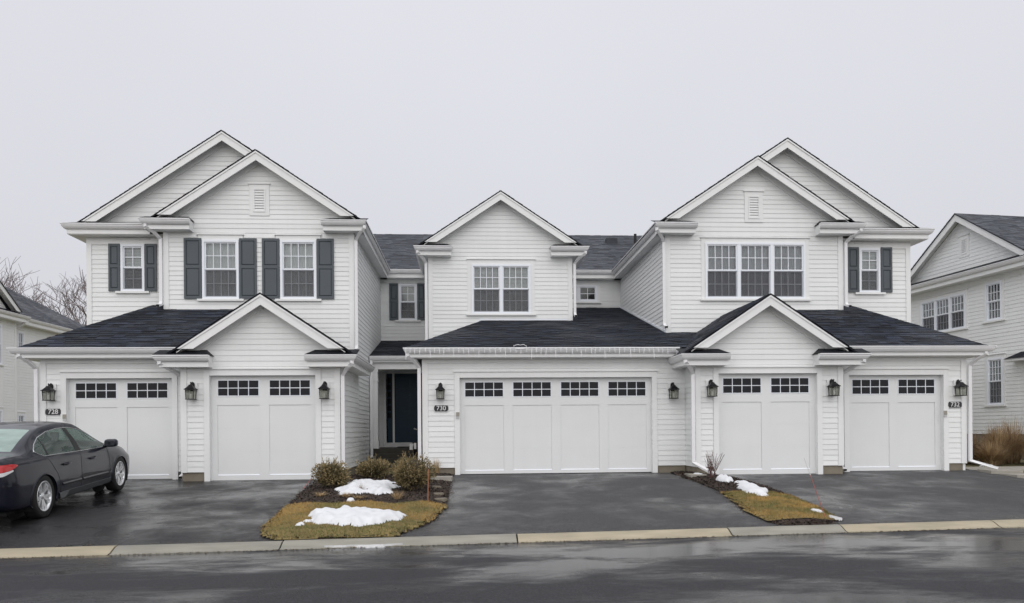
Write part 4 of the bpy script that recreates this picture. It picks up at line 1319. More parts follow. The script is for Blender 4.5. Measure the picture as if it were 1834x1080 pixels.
def digits(text, size):
    cu = bpy.data.curves.new('number', 'FONT')
    cu.body = text; cu.size = size; cu.align_x = 'CENTER'; cu.align_y = 'CENTER'; cu.extrude = .002; cu.offset = size * .006
    o = bpy.data.objects.new('tmp', cu); COL.objects.link(o)
    dg = bpy.context.evaluated_depsgraph_get()
    me = bpy.data.meshes.new_from_object(o.evaluated_get(dg))
    bpy.data.objects.remove(o)
    for v in me.vertices:          # lay text in the x-z plane, facing -y; add slab serifs' weight by widening
        x, y, z = v.co
        v.co = (x * 1.02, -z, y)
    me.materials.clear(); me.materials.append(MATS['plaque_white'])
    return me
for x, y, z, txt, lb in ((AL(9.94), Yd, 1.40, '728', 'black house number plaque above the parked car, reading 728'), (-.61, Yc, 1.434, '730', 'black house number plaque left of the double garage door, reading 730'), (AR(9.935), Yd, 1.43, '732', 'black house number plaque at the right corner of the row, reading 732')):
    t = thing('number_plaque', lb, 'number sign', (x, y - .02, z), 'house number plaques', world=False)
    def oval(w_, h_, y0, dy, ins):
        P = []
        for (cx, cz, sx_, sz_) in ((1, 0, 1, 1),):
            pass
        c = .016
        P = [(-w_ + c, 0), (w_ - c, 0), (w_ - c, .018), (w_, .034), (w_, h_ - .034), (w_ - c, h_ - .018), (w_ - c, h_), (-w_ + c, h_), (-w_ + c, h_ - .018), (-w_, h_ - .034), (-w_, .034), (-w_ + c, .018)]
        return [(a, y0, b + ins) for a, b in P]
    b = MB(); b.prism(oval(.168, .158, -.012, 0, -.012), (0, .012, 0)); b.build('plaque_rim', 'plaque_white', t)
    b = MB(); b.prism(oval(.158, .134, -.020, 0, 0), (0, .008, 0)); b.build('plate', 'plaque_black', t)
    o = link('digits', digits(txt, .14), t); o.location = (0, -.0235, .067)

# little grey keypads beside the doors
for x, y, z, lb in ((AL(9.70) , Yd, 1.27, 'small grey keypad on the left jamb of the leftmost garage door'), (d0 - .045, Yc, 1.27, 'small grey keypad on the left jamb of the double garage door'), (AR(9.70), Yd, 1.22, 'small grey keypad on the right jamb of the rightmost garage door')):
    t = thing('door_keypad', lb, 'keypad', (x, y - .034, z), 'garage door keypads', world=False)
    b = MB(); b.box(-.035, .035, -.022, 0, 0, .14); b.build('housing', 'old_snow', t)
    b = MB(); b.box(-.037, .037, -.027, -.022, .05, .142); b.build('flip_cover', 'concrete', t)

# icicle lights on the middle gutter
t = thing('icicle_lights', 'string of unlit white icicle lights clipped along the middle gutter', 'string lights', (1.7, Yc - OV - .12, 2.8))
wv = MB(); yv = Yc - OV - .119
for k in range(60):
    xa, xb = -1.40 + k * .1025, -1.40 + (k + 1) * .1025
    wv.tube([(xa, yv - .003, 2.805), ((xa + xb) / 2, yv - .006, 2.797 + random.uniform(-.006, .004)), (xb, yv - .003, 2.805)], .0035, 4)
wv.build('wire', 'icicle_wire', t)
k = 0; x = -1.36
while x < 4.7:
    ln = (.22, .09, .11, .13, .08)[k % 5] * random.uniform(.85, 1.15)
    b = MB(); sw = random.uniform(-.012, .012)
    b.tube([(x, yv - .006, 2.80), (x + sw, yv - .012, 2.80 - ln * .6), (x + sw * 1.4, yv - .008, 2.80 - ln)], .0075, 4)
    b.build('drop', 'icicle_wire', t)
    x += random.uniform(.095, .125); k += 1
b = MB(); b.tube([(1.03, yv, 2.80), (1.0, yv - .01, 2.86), (1.10, yv + .02, 2.885), (1.16, yv - .02, 2.87), (1.22, yv + .02, 2.89), (1.29, yv, 2.85), (1.27, yv, 2.80), (1.16, yv - .01, 2.79), (1.05, yv - .01, 2.795)], .006, 5); b.build('tangle', 'icicle_wire', t)

# ------------------------------------------------------------------ planting beds
def inside(poly, x, y):
    c = False; n = len(poly)
    for i in range(n):
        x1, y1 = poly[i]; x2, y2 = poly[(i + 1) % n]
        if (y1 > y) != (y2 > y) and x < (x2 - x1) * (y - y1) / (y2 - y1) + x1: c = not c
    return c
def edge_d(poly, x, y):
    d = 9; n = len(poly); p = Vector((x, y))
    for i in range(n):
        a, b = Vector(poly[i]), Vector(poly[(i + 1) % n])
        t = max(0, min(1, (p - a).dot(b - a) / (b - a).length_squared))
        d = min(d, (a + (b - a) * t - p).length)
    return d
EDGE = {}
def edge_c(poly, x, y):
    k = (id(poly), round(x / .05), round(y / .05))
    if k not in EDGE: EDGE[k] = edge_d(poly, x, y) if inside(poly, x, y) else 0
    return EDGE[k]
def bed_h(poly, x, y):
    e = edge_c(poly, x, y)
    return zdrive(y) + .012 + .055 * (1 - math.exp(-e / .25)) + .012 * noise.noise((x * 3, y * 3, 0))
def bed_mesh(name, poly, m_, lab):
    M_ = MB(); st = .11; idx = {}
    # dense grid of the inner part plus a skirt down to the drive
    xs = [p[0] for p in poly]; ys = [p[1] for p in poly]
    nx, ny = int((max(xs) - min(xs)) / st) + 2, int((max(ys) - min(ys)) / st) + 2
    for i in range(nx):
        for j in range(ny):
            cx, cy = min(xs) + (i + .5) * st, min(ys) + (j + .5) * st
            if not inside(poly, cx, cy): continue
            q = []
            for di, dj in ((0, 0), (1, 0), (1, 1), (0, 1)):
                k = (i + di, j + dj)
                if k not in idx:
                    x, y = min(xs) + k[0] * st, min(ys) + k[1] * st
                    idx[k] = len(M_.v); M_.v.append((x, y, bed_h(poly, x, y) if inside(poly, x, y) else zdrive(y) - .03))
                q.append(idx[k])
            M_.f.append(tuple(q)); M_.t.append(0)
    return M_.build(name, m_, smooth=True, kind='structure', label=lab)
b1o = bed_mesh('planting_bed', bed1, 'soil', 'mulched bed with turf between the left and middle driveways')
b2o = bed_mesh('planting_bed', bed2, 'soil', 'narrow mulched bed between the middle and right driveways')

# where grass grows
def grass1(x, y): return inside(bed1, x, y) and y < 12.95 + .25 * noise.noise((x * 2, 3, 0)) - .25 * (x + 1.8) * .15
def grass2(x, y): return inside(bed2, x, y) and 10.95 < y < 13.75 + .35 * (4.9 - x) + .2 * noise.noise((x * 3, y, 0)) and x < 5.72 - .16 * (13.6 - y) + .18
def grass(name, poly, f, n, lab, seed):
    rnd = random.Random(seed); M_ = MB()
    xs = [p[0] for p in poly]; ys = [p[1] for p in poly]
    c = 0
    while c < n:
        x, y = rnd.uniform(min(xs), max(xs)), rnd.uniform(min(ys), 14.5)
        c += 1
        if edge_c(poly, x, y) <= 0 or not f(x, y): continue
        z = bed_h(poly, x, y)
        tt = .60 + 1.0 * noise.noise((x * 1.6, y * 1.6, 5)) + .5 * noise.noise((x * 6, y * 6, 2)) + rnd.uniform(-.25, .25) - (.65 if y < 10.95 + .2 * x + .4 and poly is bed1 else 0)
        tt = max(0.02, min(1, tt))
        a = rnd.uniform(0, 6.28); h = rnd.uniform(.015, .042); wd = .0045
        dx, dy = math.cos(a), math.sin(a); le = rnd.uniform(.3, 1.4) * h; b = rnd.uniform(0, 6.28)
        M_.face([(x - dx * wd, y - dy * wd, z - .005), (x + dx * wd, y + dy * wd, z - .005), (x + math.cos(b) * le, y + math.sin(b) * le, z + h)], tt)
    o = M_.build(name, 'grass_blade', kind='stuff')
    o['label'] = lab; o['category'] = 'grass'
    return o
def turf(name, poly, f, lab):
    """the thatch under the blades"""
    M_ = MB(); st = .07; idx = {}
    xs = [p[0] for p in poly]; ys = [p[1] for p in poly]
    for i in range(int((max(xs) - min(xs)) / st) + 1):
        for j in range(int((14.6 - min(ys)) / st) + 1):
            x0_, y0_ = min(xs) + i * st, min(ys) + j * st
            if not f(x0_ + st / 2, y0_ + st / 2): continue
            q = []
            for di, dj in ((0, 0), (1, 0), (1, 1), (0, 1)):
                k = (i + di, j + dj)
                if k not in idx:
                    x, y = min(xs) + k[0] * st, min(ys) + k[1] * st
                    idx[k] = len(M_.v); M_.v.append((x, y, bed_h(poly, x, y) + .008))
                q.append(idx[k])
            M_.f.append(tuple(q)); M_.t.append(0)
    o = M_.build(name, 'turf', smooth=True, kind='stuff'); o['label'] = lab; o['category'] = 'turf'
turf('turf', bed1, grass1, 'thatch of dormant turf in the front of the left bed')
turf('turf', bed2, grass2, 'thatch of dormant turf in the narrow right bed')
grass('grass', bed1, grass1, 42000, 'yellowed and green winter grass in front of the shrubs', 3)
grass('grass', bed2, grass2, 26000, 'straw coloured winter grass in the narrow bed', 4)
def mulch(poly, f, n, lab, seed):
    rnd = random.Random(seed); M_ = MB(); xs = [p[0] for p in poly]; ys = [p[1] for p in poly]
    for _ in range(n):
        x, y = rnd.uniform(min(xs), max(xs)), rnd.uniform(min(ys), max(ys))
        if not inside(poly, x, y): continue
        e = edge_c(poly, x, y)
        if f(x, y) and e > .10: continue
        z = bed_h(poly, x, y) + .006
        a = rnd.uniform(0, 6.28); l, wd = rnd.uniform(.012, .04), rnd.uniform(.004, .011)
        c, s_ = math.cos(a), math.sin(a); ti = rnd.uniform(-.014, .018)
        M_.face([(x - c * l - s_ * wd, y - s_ * l + c * wd, z - ti), (x - c * l + s_ * wd, y - s_ * l - c * wd, z - ti), (x + c * l + s_ * wd, y + s_ * l - c * wd, z + ti), (x + c * l - s_ * wd, y + s_ * l + c * wd, z + ti + .004)], rnd.random() ** 2)
    o = M_.build('mulch', 'mulch_chip', kind='stuff'); o['label'] = lab; o['category'] = 'mulch'
mulch(bed1, grass1, 14000, 'dark bark mulch round the three shrubs', 5)
mulch(bed2, grass2, 9000, 'dark bark mulch in the narrow bed', 6)

# snow
def snow(name, poly, cx, cy, rx, ry, h, lab, seed, m_='snow', rot=0, st=.035, holes=()):
    M_ = MB(); idx = {}; n = int(2.6 * max(rx, ry) / st)
    cr_, sr_ = math.cos(rot), math.sin(rot)
    def hh(x, y):
        dx, dy = x - cx, y - cy
        u, v = (dx * cr_ + dy * sr_) / rx, (-dx * sr_ + dy * cr_) / ry
        r = math.hypot(u, v)
        r += .38 * noise.noise((x * 2.4 + seed, y * 2.4, seed)) + .24 * noise.noise((x * 7 + seed, y * 7, seed)) + .05 * noise.noise((x * 18 + seed, y * 18, seed))
        for hx, hy, hr in holes:
            r = max(r, 1.25 - math.hypot(x - hx, y - hy) / hr * .45)
        if r > 1: return None
        base = bed_h(poly, x, y) if poly else zdrive(y)
        e = min(1, (1 - r) / .35)
        return base + .012 + h * (e * (2 - e)) * (.74 + .36 * noise.noise((x * 3.6, y * 3.6, seed + 9)) + .30 * noise.noise((x * 9, y * 9, seed)) + .14 * noise.noise((x * 25, y * 25, seed)))
    for i in range(n):
        for j in range(n):
            x0_, y0_ = cx - 1.3 * max(rx, ry) + i * st, cy - 1.3 * max(rx, ry) + j * st
            hs_ = [hh(x0_ + a * st, y0_ + b * st) for a, b in ((0, 0), (1, 0), (1, 1), (0, 1))]
            if sum(v is not None for v in hs_) < 2: continue
            q = []
            for (a, b), v in zip(((0, 0), (1, 0), (1, 1), (0, 1)), hs_):
                k = (i + a, j + b)
                if k not in idx:
                    x, y = x0_ + a * st, y0_ + b * st
                    z = v if v is not None else (bed_h(poly, x, y) if poly else zdrive(y)) - .005
                    idx[k] = len(M_.v); M_.v.append((x, y, z))
                q.append(idx[k])
            M_.f.append(tuple(q)); M_.t.append(0)
    return tag(M_.build(name, m_, smooth=True), lab, 'snow', 'leftover snow patches')
snow('snow_patch', bed1, -1.70, 11.40, .76, .52, .125, 'largest leftover snow patch, on the grass in front of the shrubs', 1.3)
snow('snow_patch', bed1, -1.90, 14.6, .52, .80, .11, 'lumpy snow patch among the three shrubs', 4.7, holes=((-1.95, 14.35, .24), (-1.7, 15.1, .14), (-2.2, 15.2, .12)))
snow('snow_patch', bed1, -1.98, 13.05, .07, .10, .06, 'tiny lump of snow on the grass behind the largest patch', 7.1, st=.015)
snow('snow_patch', bed2, 5.12, 15.25, .13, .30, .09, 'small lump of snow beside the bare twiggy shrub', 2.2, st=.02)
snow('snow_patch', bed2, 5.20, 13.95, .20, .95, .07, 'long snow patch on the edge of the narrow bed', 3.4, rot=-.12)
snow('snow_patch', bed2, 5.33, 11.55, .07, .13, .03, 'small snow remnant by the red marker rod', 8.8, st=.02)
snow('snow_patch', bed2, 5.38, 11.08, .09, .12, .025, 'dirty grey snow remnant at the kerb end of the narrow bed', 9.3, 'old_snow', st=.02)
snow('snow_patch', bed2, 4.90, 16.35, .10, .16, .03, 'thin snow on the splash block under the downspout', 5.9, st=.02)
snow('snow_patch', None, 12.95, 18.62, .16, .10, .03, 'thin snow strip in front of the brown ornamental grasses', 6.4, st=.03)
def kerb_ice(x0_, x1_, lab, seed):
    M_ = MB(); n = int((x1_ - x0_) / .03)
    for i in range(n):
        xa, xb = x0_ + i * .03, x0_ + (i + 1) * .03
        def w_(x): return max(.006, .05 + .09 * noise.noise((x * 5, seed, 0)) + .04 * noise.noise((x * 17, seed, 0))) * min(1, (x - x0_) * 6, (x1_ - x) * 6)
        ya, yb = Yk(xa) - .245, Yk(xb) - .245
        za, zb = zk(xa) - .05, zk(xb) - .05
        
        M_.face([(xa, ya, za), (xb, yb, zb), (xb, yb - w_(xb) * .5, zb + .012), (xa, ya - w_(xa) * .5, za + .012)])
        M_.face([(xa, ya - w_(xa) * .5, za + .012), (xb, yb - w_(xb) * .5, zb + .012), (xb, yb - w_(xb) - .002, zb - .022), (xa, ya - w_(xa) - .002, za - .022)])
    tag(M_.build('ice_remnant', 'old_snow', smooth=True), lab, 'ice', 'leftover snow patches')
kerb_ice(-1.85, -.85, 'thin strip of dirty ice in the gutter in front of the largest snow patch', 3.3)

# leaf litter and grit caught along the kerb and the bed edges
def litter(n, lab):
    rnd = random.Random(77); M_ = MB()
    for _ in range(n):
        r = rnd.random()
        if r < .45:
            x = rnd.uniform(-7, 10); dy = -.31 - abs(rnd.gauss(0, .035)); y = Yk(x) + dy; z = zk(x) - .066
        elif r < .6:
            x = rnd.uniform(-7, 10); y = Yk(x) + abs(rnd.gauss(0, .05)) + .01; z = zdrive(y) + .006
        else:
            P = rnd.choice((bed1, bed2)); i = rnd.randrange(len(P)); a = Vector(P[i]); b = Vector(P[(i + 1) % len(P)])
            p = a + (b - a) * rnd.random(); nn = Vector((b.y - a.y, a.x - b.x)).normalized() * abs(rnd.gauss(0, .05))
            x, y = p.x + nn.x, p.y + nn.y
            if y > 16.5 or y < Yk(x): continue
            z = zdrive(y) + .006
        an = rnd.uniform(0, 6.28); l, wd = rnd.uniform(.006, .022), rnd.uniform(.004, .012)
        c, s_ = math.cos(an), math.sin(an); h = rnd.uniform(.001, .010)
        M_.face([(x - c * l, y - s_ * l, z), (x + s_ * wd, y - c * wd, z + h), (x + c * l, y + s_ * l, z + h * .4), (x - s_ * wd, y + c * wd, z + h)], rnd.uniform(.01, 1))
    o = M_.build('leaf_litter', 'litter', kind='stuff'); o['label'] = lab; o['category'] = 'litter'
litter(2600, 'brown leaf crumbs and grit along the kerb and bed edges')

# shrubs
def shrub(x, y, rx, rz, lab, seed, n=5200, base=0):
    rnd = random.Random(seed); z0_ = bed_h(bed1, x, y)
    t = thing('shrub', lab, 'shrub', (x, y, z0_), 'brownish green rounded shrubs')
    st_ = MB()
    for k in range(9):
        a = rnd.uniform(0, 6.28); r = rnd.uniform(.3, .75) * rx
        st_.tube([(x + math.cos(a) * .04, y + math.sin(a) * .04, z0_ - .03), (x + math.cos(a) * r * .5, y + math.sin(a) * r * .5, z0_ + rz * .5), (x + math.cos(a) * r, y + math.sin(a) * r, z0_ + rz * 1.1)], .014, 5, r2=.005)
    st_.build('stems', 'twig', t)
    M_ = MB()
    lob = [(rnd.uniform(-.5, .5) * rx, rnd.uniform(-.5, .5) * rx, rnd.uniform(.55, 1.25) * rz, rnd.uniform(.45, .7) * rx) for _ in range(11)]
    for k in range(n):
        if k % 3:
            lx, ly, lz, lr = rnd.choice(lob)
        else:
            lx, ly, lz, lr = 0, 0, rz * .85, rx * .85
        d = Vector((rnd.gauss(0, 1), rnd.gauss(0, 1), rnd.gauss(0, 1))).normalized()
        rr = lr * (1 - .38 * rnd.random() ** 1.6)
        p = Vector((lx, ly, lz)) + Vector((d.x * rr, d.y * rr, d.z * rr * rz / rx * .95))
        if p.z < .07 * rz: continue
        if noise.noise((p.x * 6 + seed, p.y * 6, p.z * 6)) < -.28: continue
        g_ = (d + Vector((rnd.uniform(-.7, .7), rnd.uniform(-.7, .7), rnd.uniform(-.2, .9)))).normalized()
        s_ = g_.cross(Vector((rnd.uniform(-1, 1), rnd.uniform(-1, 1), rnd.uniform(-1, 1)))).normalized()
        l = rnd.uniform(.025, .06); wd = rnd.uniform(.006, .011)
        o_ = Vector((x, y, z0_)) + p
        tt = .42 + .6 * noise.noise((p.x * 4, p.y * 4, p.z * 4 + seed)) + rnd.uniform(-.3, .3) + .25 * (p.z / (2 * rz) - .5)
        M_.face([o_ - s_ * wd, o_ + g_ * l * .5 + s_ * -wd * 1.3, o_ + g_ * l, o_ + s_ * wd], max(.01, min(1, tt)))
    for k in range(int(n * .012)):
        d = Vector((rnd.gauss(0, 1), rnd.gauss(0, 1), abs(rnd.gauss(0, .9)) - .15)).normalized()
        b0 = Vector((x, y, z0_ + rz * .85)) + Vector((d.x * rx * .75, d.y * rx * .75, d.z * rz * 1.0))
        L2 = rnd.uniform(.06, .14); e_ = (d + Vector((rnd.uniform(-.4, .4), rnd.uniform(-.4, .4), rnd.uniform(0, .6)))).normalized()
        for q in range(7):
            o_ = b0 + e_ * L2 * q / 6
            g_ = (e_ + Vector((rnd.uniform(-1, 1), rnd.uniform(-1, 1), rnd.uniform(-.6, 1)))).normalized(); s_ = g_.cross(e_)
            if s_.length < .1: continue
            s_.normalize(); l = rnd.uniform(.02, .045)
            M_.face([o_ - s_ * .005, o_ + g_ * l * .5 - s_ * .007, o_ + g_ * l, o_ + s_ * .006], rnd.uniform(.25, 1))
    M_.build('foliage', 'shrub_leaf', t)
    c = MB(); N1, N2 = 12, 8
    for i in range(N1 + 0):
        for j in range(N2):
            q = []
            for a, b in ((i, j), (i + 1, j), (i + 1, j + 1), (i, j + 1)):
                th, ph = 2 * math.pi * a / N1, math.pi * b / N2
                r_ = .62 + .12 * noise.noise((math.cos(th) * 2 + seed, math.sin(th) * 2, ph * 2))
                q.append((x + math.cos(th) * math.sin(ph) * rx * r_, y + math.sin(th) * math.sin(ph) * rx * r_, z0_ + rz * .95 + math.cos(ph) * rz * r_ * 1.2))
            c.face(q)
    c.build('inner_twigs', 'shrub_core', t)
shrub(-2.62, 14.95, .33, .26, 'rounded brown green shrub nearest the left driveway', 11)
shrub(-2.0, 16.4, .37, .20, 'low spreading brown shrub in the middle, in front of the porch steps', 12)
shrub(-1.04, 14.35, .385, .34, 'tallest rounded shrub, beside the orange stake', 13, n=7500)

def tuft(name, x, y, z, n, h, spread, m_, lab, cat, grp, seed, wd=.004, curl=.6, poly=None):
    rnd = random.Random(seed); M_ = MB()
    for _ in range(n):
        a = rnd.uniform(0, 6.28); r0 = rnd.random() * spread * .25; L_ = h * rnd.uniform(.5, 1.1); out = spread * rnd.uniform(.1, 1)
        c, s_ = math.cos(a), math.sin(a); pw = None
        pts = []
        for k in range(4):
            f = k / 3
            pts.append(Vector((x + c * (r0 + out * f ** 1.6), y + s_ * (r0 + out * f ** 1.6), z - .02 + L_ * (f - curl * .5 * f * f * (out / spread)))))
        sd_ = Vector((-s_, c, 0)) * wd
        tt = rnd.random()
        for k in range(3):
            w0, w1 = 1 - k / 3.2, 1 - (k + 1) / 3.2
            M_.face([pts[k] - sd_ * w0, pts[k] + sd_ * w0, pts[k + 1] + sd_ * w1, pts[k + 1] - sd_ * w1], tt)
    return tag(M_.build(name, m_), lab, cat, grp)
for k, (x, y, h, lab) in enumerate(((-2.62, 13.75, .12, 'flattened straw tuft in front of the left shrub'), (-2.15, 13.6, .13, 'dry brown tuft between the left shrub and the snow'),
                                    (-1.22, 13.25, .2, 'largest collapsed straw tuft in front of the tallest shrub'), (-1.9, 13.35, .1, 'short dry tuft at the edge of the grass'))):
    tuft('dry_tuft', x, y, bed_h(bed1, x, y), 150, h, .22, 'straw', lab, 'dry plant', 'withered perennials in the left bed', 20 + k)
tuft('ornamental_grass', -.72, 17.15, .0, 220, .42, .16, 'straw', 'small tan grass clump against the wall below plaque 730', 'grass clump', None, 31, curl=.2)
tuft('dead_perennial', -1.98, 14.3, bed_h(bed1, -1.98, 14.3), 60, .2, .2, 'straw_dark', 'withered dark plant poking through the lumpy snow', 'dry plant', None, 33)
for k, (x, y, h, lab) in enumerate(((13.25, 20.4, 1.15, 'brown ornamental grass beside the corner of the right end house'), (13.85, 20.7, 1.05, 'second brown ornamental grass from the house corner'),
                                    (14.35, 20.2, 1.3, 'third brown ornamental grass from the house corner'), (14.95, 20.5, 1.45, 'tall straw coloured grass right of the third clump'), (15.4, 19.9, 1.3, 'straw coloured grass at the right edge of the picture'),
                                    (13.65, 19.5, .8, 'low straw coloured clump in front of the ornamental grasses'), (14.75, 19.2, .85, 'low straw coloured clump nearest the walk at the right edge'),
                                    (14.1, 21.6, 1.15, 'darker grass clump behind the second ornamental grass'), (15.1, 21.4, 1.2, 'darker grass clump behind the tall straw coloured grass'))):
    tuft('ornamental_grass', x, y, -.03, 1500, h, .75, 'straw_dark' if k in (1, 7, 8) else 'straw_mid', lab, 'grass clump', 'brown ornamental grasses by the far right house', 40 + k, wd=.007, curl=1.25)
# bare twiggy shrub
def twig_bush(x, y, z, h, n, lab, seed):
    rnd = random.Random(seed)
    t = thing('bare_shrub', lab, 'shrub', (x, y, z))
    for k in range(n):
        a = rnd.uniform(0, 6.28); lean = rnd.uniform(.05, .45); M_ = MB()
        P = [Vector((x + math.cos(a) * .03, y + math.sin(a) * .03, z - .03))]
        for q in range(1, 5):
            f = q / 4
            P.append(Vector((x + math.cos(a) * lean * f * .7 + rnd.uniform(-.02, .02), y + math.sin(a) * lean * f * .7 + rnd.uniform(-.02, .02), z + h * f * rnd.uniform(.9, 1.05) * (1 - lean * .3))))
        M_.tube(P, .0075, 5, r2=.0025)
        for b in range(rnd.randint(2, 4)):
            i = rnd.randint(1, 3); q0 = P[i]; a2 = rnd.uniform(0, 6.28); l = rnd.uniform(.08, .2)
            M_.tube([q0, q0 + Vector((math.cos(a2) * l * .4, math.sin(a2) * l * .4, l))], .004, 4, r2=.0015)
        M_.build('stem', 'twig_red', t)
twig_bush(5.0, 15.75, -.05, .62, 16, 'bare twiggy shrub beside the downspout right of the double garage', 3)

# marker rods
def rod(name, p0, p1, r, m_, lab, tip=None):
    t = thing(name, lab, 'marker', p0, 'driveway marker rods')
    M_ = MB(); M_.tube([p0, p1], r, 8); M_.build('rod', m_, t)
    if tip:
        a, b = Vector(p0), Vector(p1)
        M_ = MB(); M_.tube([a + (b - a) * .72, b + (b - a) * .01], r * 1.25, 8); M_.build('tip', tip, t)
rod('marker_stake', (-.69, 12.97, -.22), (-.676, 12.93, .36), .008, 'orange_plastic', 'orange stake standing in front of the tallest shrub')
rod('marker_rod', (5.235, 11.1, -.32), (4.93, 11.1, .55), .005, 'red_fibre', 'thin leaning red marker rod at the kerb end of the narrow bed', 'white_plastic')
rod('marker_rod', (-3.18, 15.0, -.1), (-3.02, 15.4, .18), .006, 'red_fibre', 'short leaning marker rod at the edge of the left driveway', 'white_plastic')

# slabs: walk by the middle garage corner, splash block, walk at the right
def slab(name, pts, z0_, z1_, lab, m_='concrete', cat='paving'):
    M_ = MB(); M_.prism([(x, y, z1_) for x, y in pts], (0, 0, z0_ - z1_)); return tag(M_.build(name, m_), lab, cat)
slab('paving_slab', [(-1.1, 15.95), (-.36, 15.95), (-.34, 16.35), (-1.1, 16.35)], -.1, .045, 'pale concrete slab at the bed edge below plaque 730')
slab('splash_block', [(4.66, 16.0), (5.02, 16.05), (5.02, 16.55), (4.66, 16.5)], -.12, .03, 'concrete splash block under the downspout right of the double garage', cat='splash block')
slab('splash_block', [(11.42, 16.3), (12.0, 16.1), (12.1, 16.6), (11.45, 16.8)], -.1, .03, 'concrete splash block under the downspout at the right corner', cat='splash block')
slab('walk', [(11.5, 15.6), (16.5, 14.6), (16.5, 15.3), (11.5, 16.15)], -.2, -.03, 'pale concrete walk leaving the right driveway', cat='path')
slab('walk', [(11.55, 17.2), (19, 16.2), (19, 18.4), (12.2, 18.5)], -.2, -.005, 'wide concrete walk below the ornamental grasses', cat='path')
for k, (x, y) in enumerate(((-.62, 14.75), (-.55, 13.9), (-.48, 13.35))):
    z = bed_h(bed1, x, y); M_ = MB()
    N = 7; P = [(x + math.cos(6.283 * q / N) * random.uniform(.07, .13), y + math.sin(6.283 * q / N) * random.uniform(.08, .16), z + .03) for q in range(N)]
    M_.prism(P, (0, 0, -.06))
    tag(M_.build('edging_stone', 'foundation'), ('flat stone at the back of the row along the left bed edge', 'middle flat stone of the row along the left bed edge', 'front flat stone of the row along the left bed edge')[k], 'stone', 'flat stones in the left bed')

# dark urn with small ornaments beside the porch steps
t = thing('urn', 'dark urn with a pale ornament beside the porch steps', 'urn', (-1.32, 20.6, .05))
M_ = MB(); M_.lathe([(0, .0), (.13, 0), (.14, .04), (.07, .09), (.06, .16), (.15, .3), (.19, .5), (.17, .62), (.19, .66), (.16, .66), (.12, .5)], 'z', (-1.32, 20.6, .05), 18); M_.build('vessel', 'black_metal', t, smooth=True)
M_ = MB(); M_.box(-1.56, -1.46, 20.5, 20.6, .50, .66); M_.box(-1.44, -1.38, 20.42, 20.5, .52, .68); M_.build('ornament', 'white_plastic', t)
M_ = MB(); M_.tube([(-1.32, 20.6, .6), (-1.30, 20.6, 1.0), (-1.45, 20.55, 1.06)], .02, 6); M_.build('handle', 'chrome', t)

# bare tree behind the left house
def tree(x, y, z, h, lab, seed, lean=0):
    rnd = random.Random(seed); t = thing('bare_tree', lab, 'tree', (x, y, z))
    TR, CR = MB(), MB()
    def grow(p, d, l, r, dep):
        q = [p]; dd = d.copy()
        for k in range(3):
            dd = (dd + Vector((rnd.uniform(-.16, .16), rnd.uniform(-.16, .16), rnd.uniform(-.05, .13)))).normalized()
            q.append(q[-1] + dd * l / 3)
        (TR if dep == 0 else CR).tube(q, r, 6 if dep < 2 else 4 if dep < 4 else 3, r2=r * .62, cap=False)
        if dep >= 6: return
        n = 4 if dep < 2 else 3
        for k in range(n + (2 if dep == 0 else 0)):
            f = rnd.uniform(.45, 1) if k else 1
            a = q[-1] if f == 1 else q[1 + int(f * 1.99)]
            ax = Vector((rnd.uniform(-1, 1), rnd.uniform(-1, 1), rnd.uniform(-.25, .6))).normalized()
            nd = (dd * rnd.uniform(.6, 1.0) + ax * rnd.uniform(.5, 1.0)).normalized()
            grow(a, nd, l * rnd.uniform(.62, .82), max(r * .55, .02), dep + 1)
    grow(Vector((x, y, z)), Vector((lean, 0, 1)), h * .28, h * .022, 0)
    TR.build('trunk', 'tree_bark', t, smooth=True); CR.build('crown', 'tree_bark', t, smooth=True)
tree(-34.2, 66, -.1, 22, 'bare winter tree behind the far left house', 5)

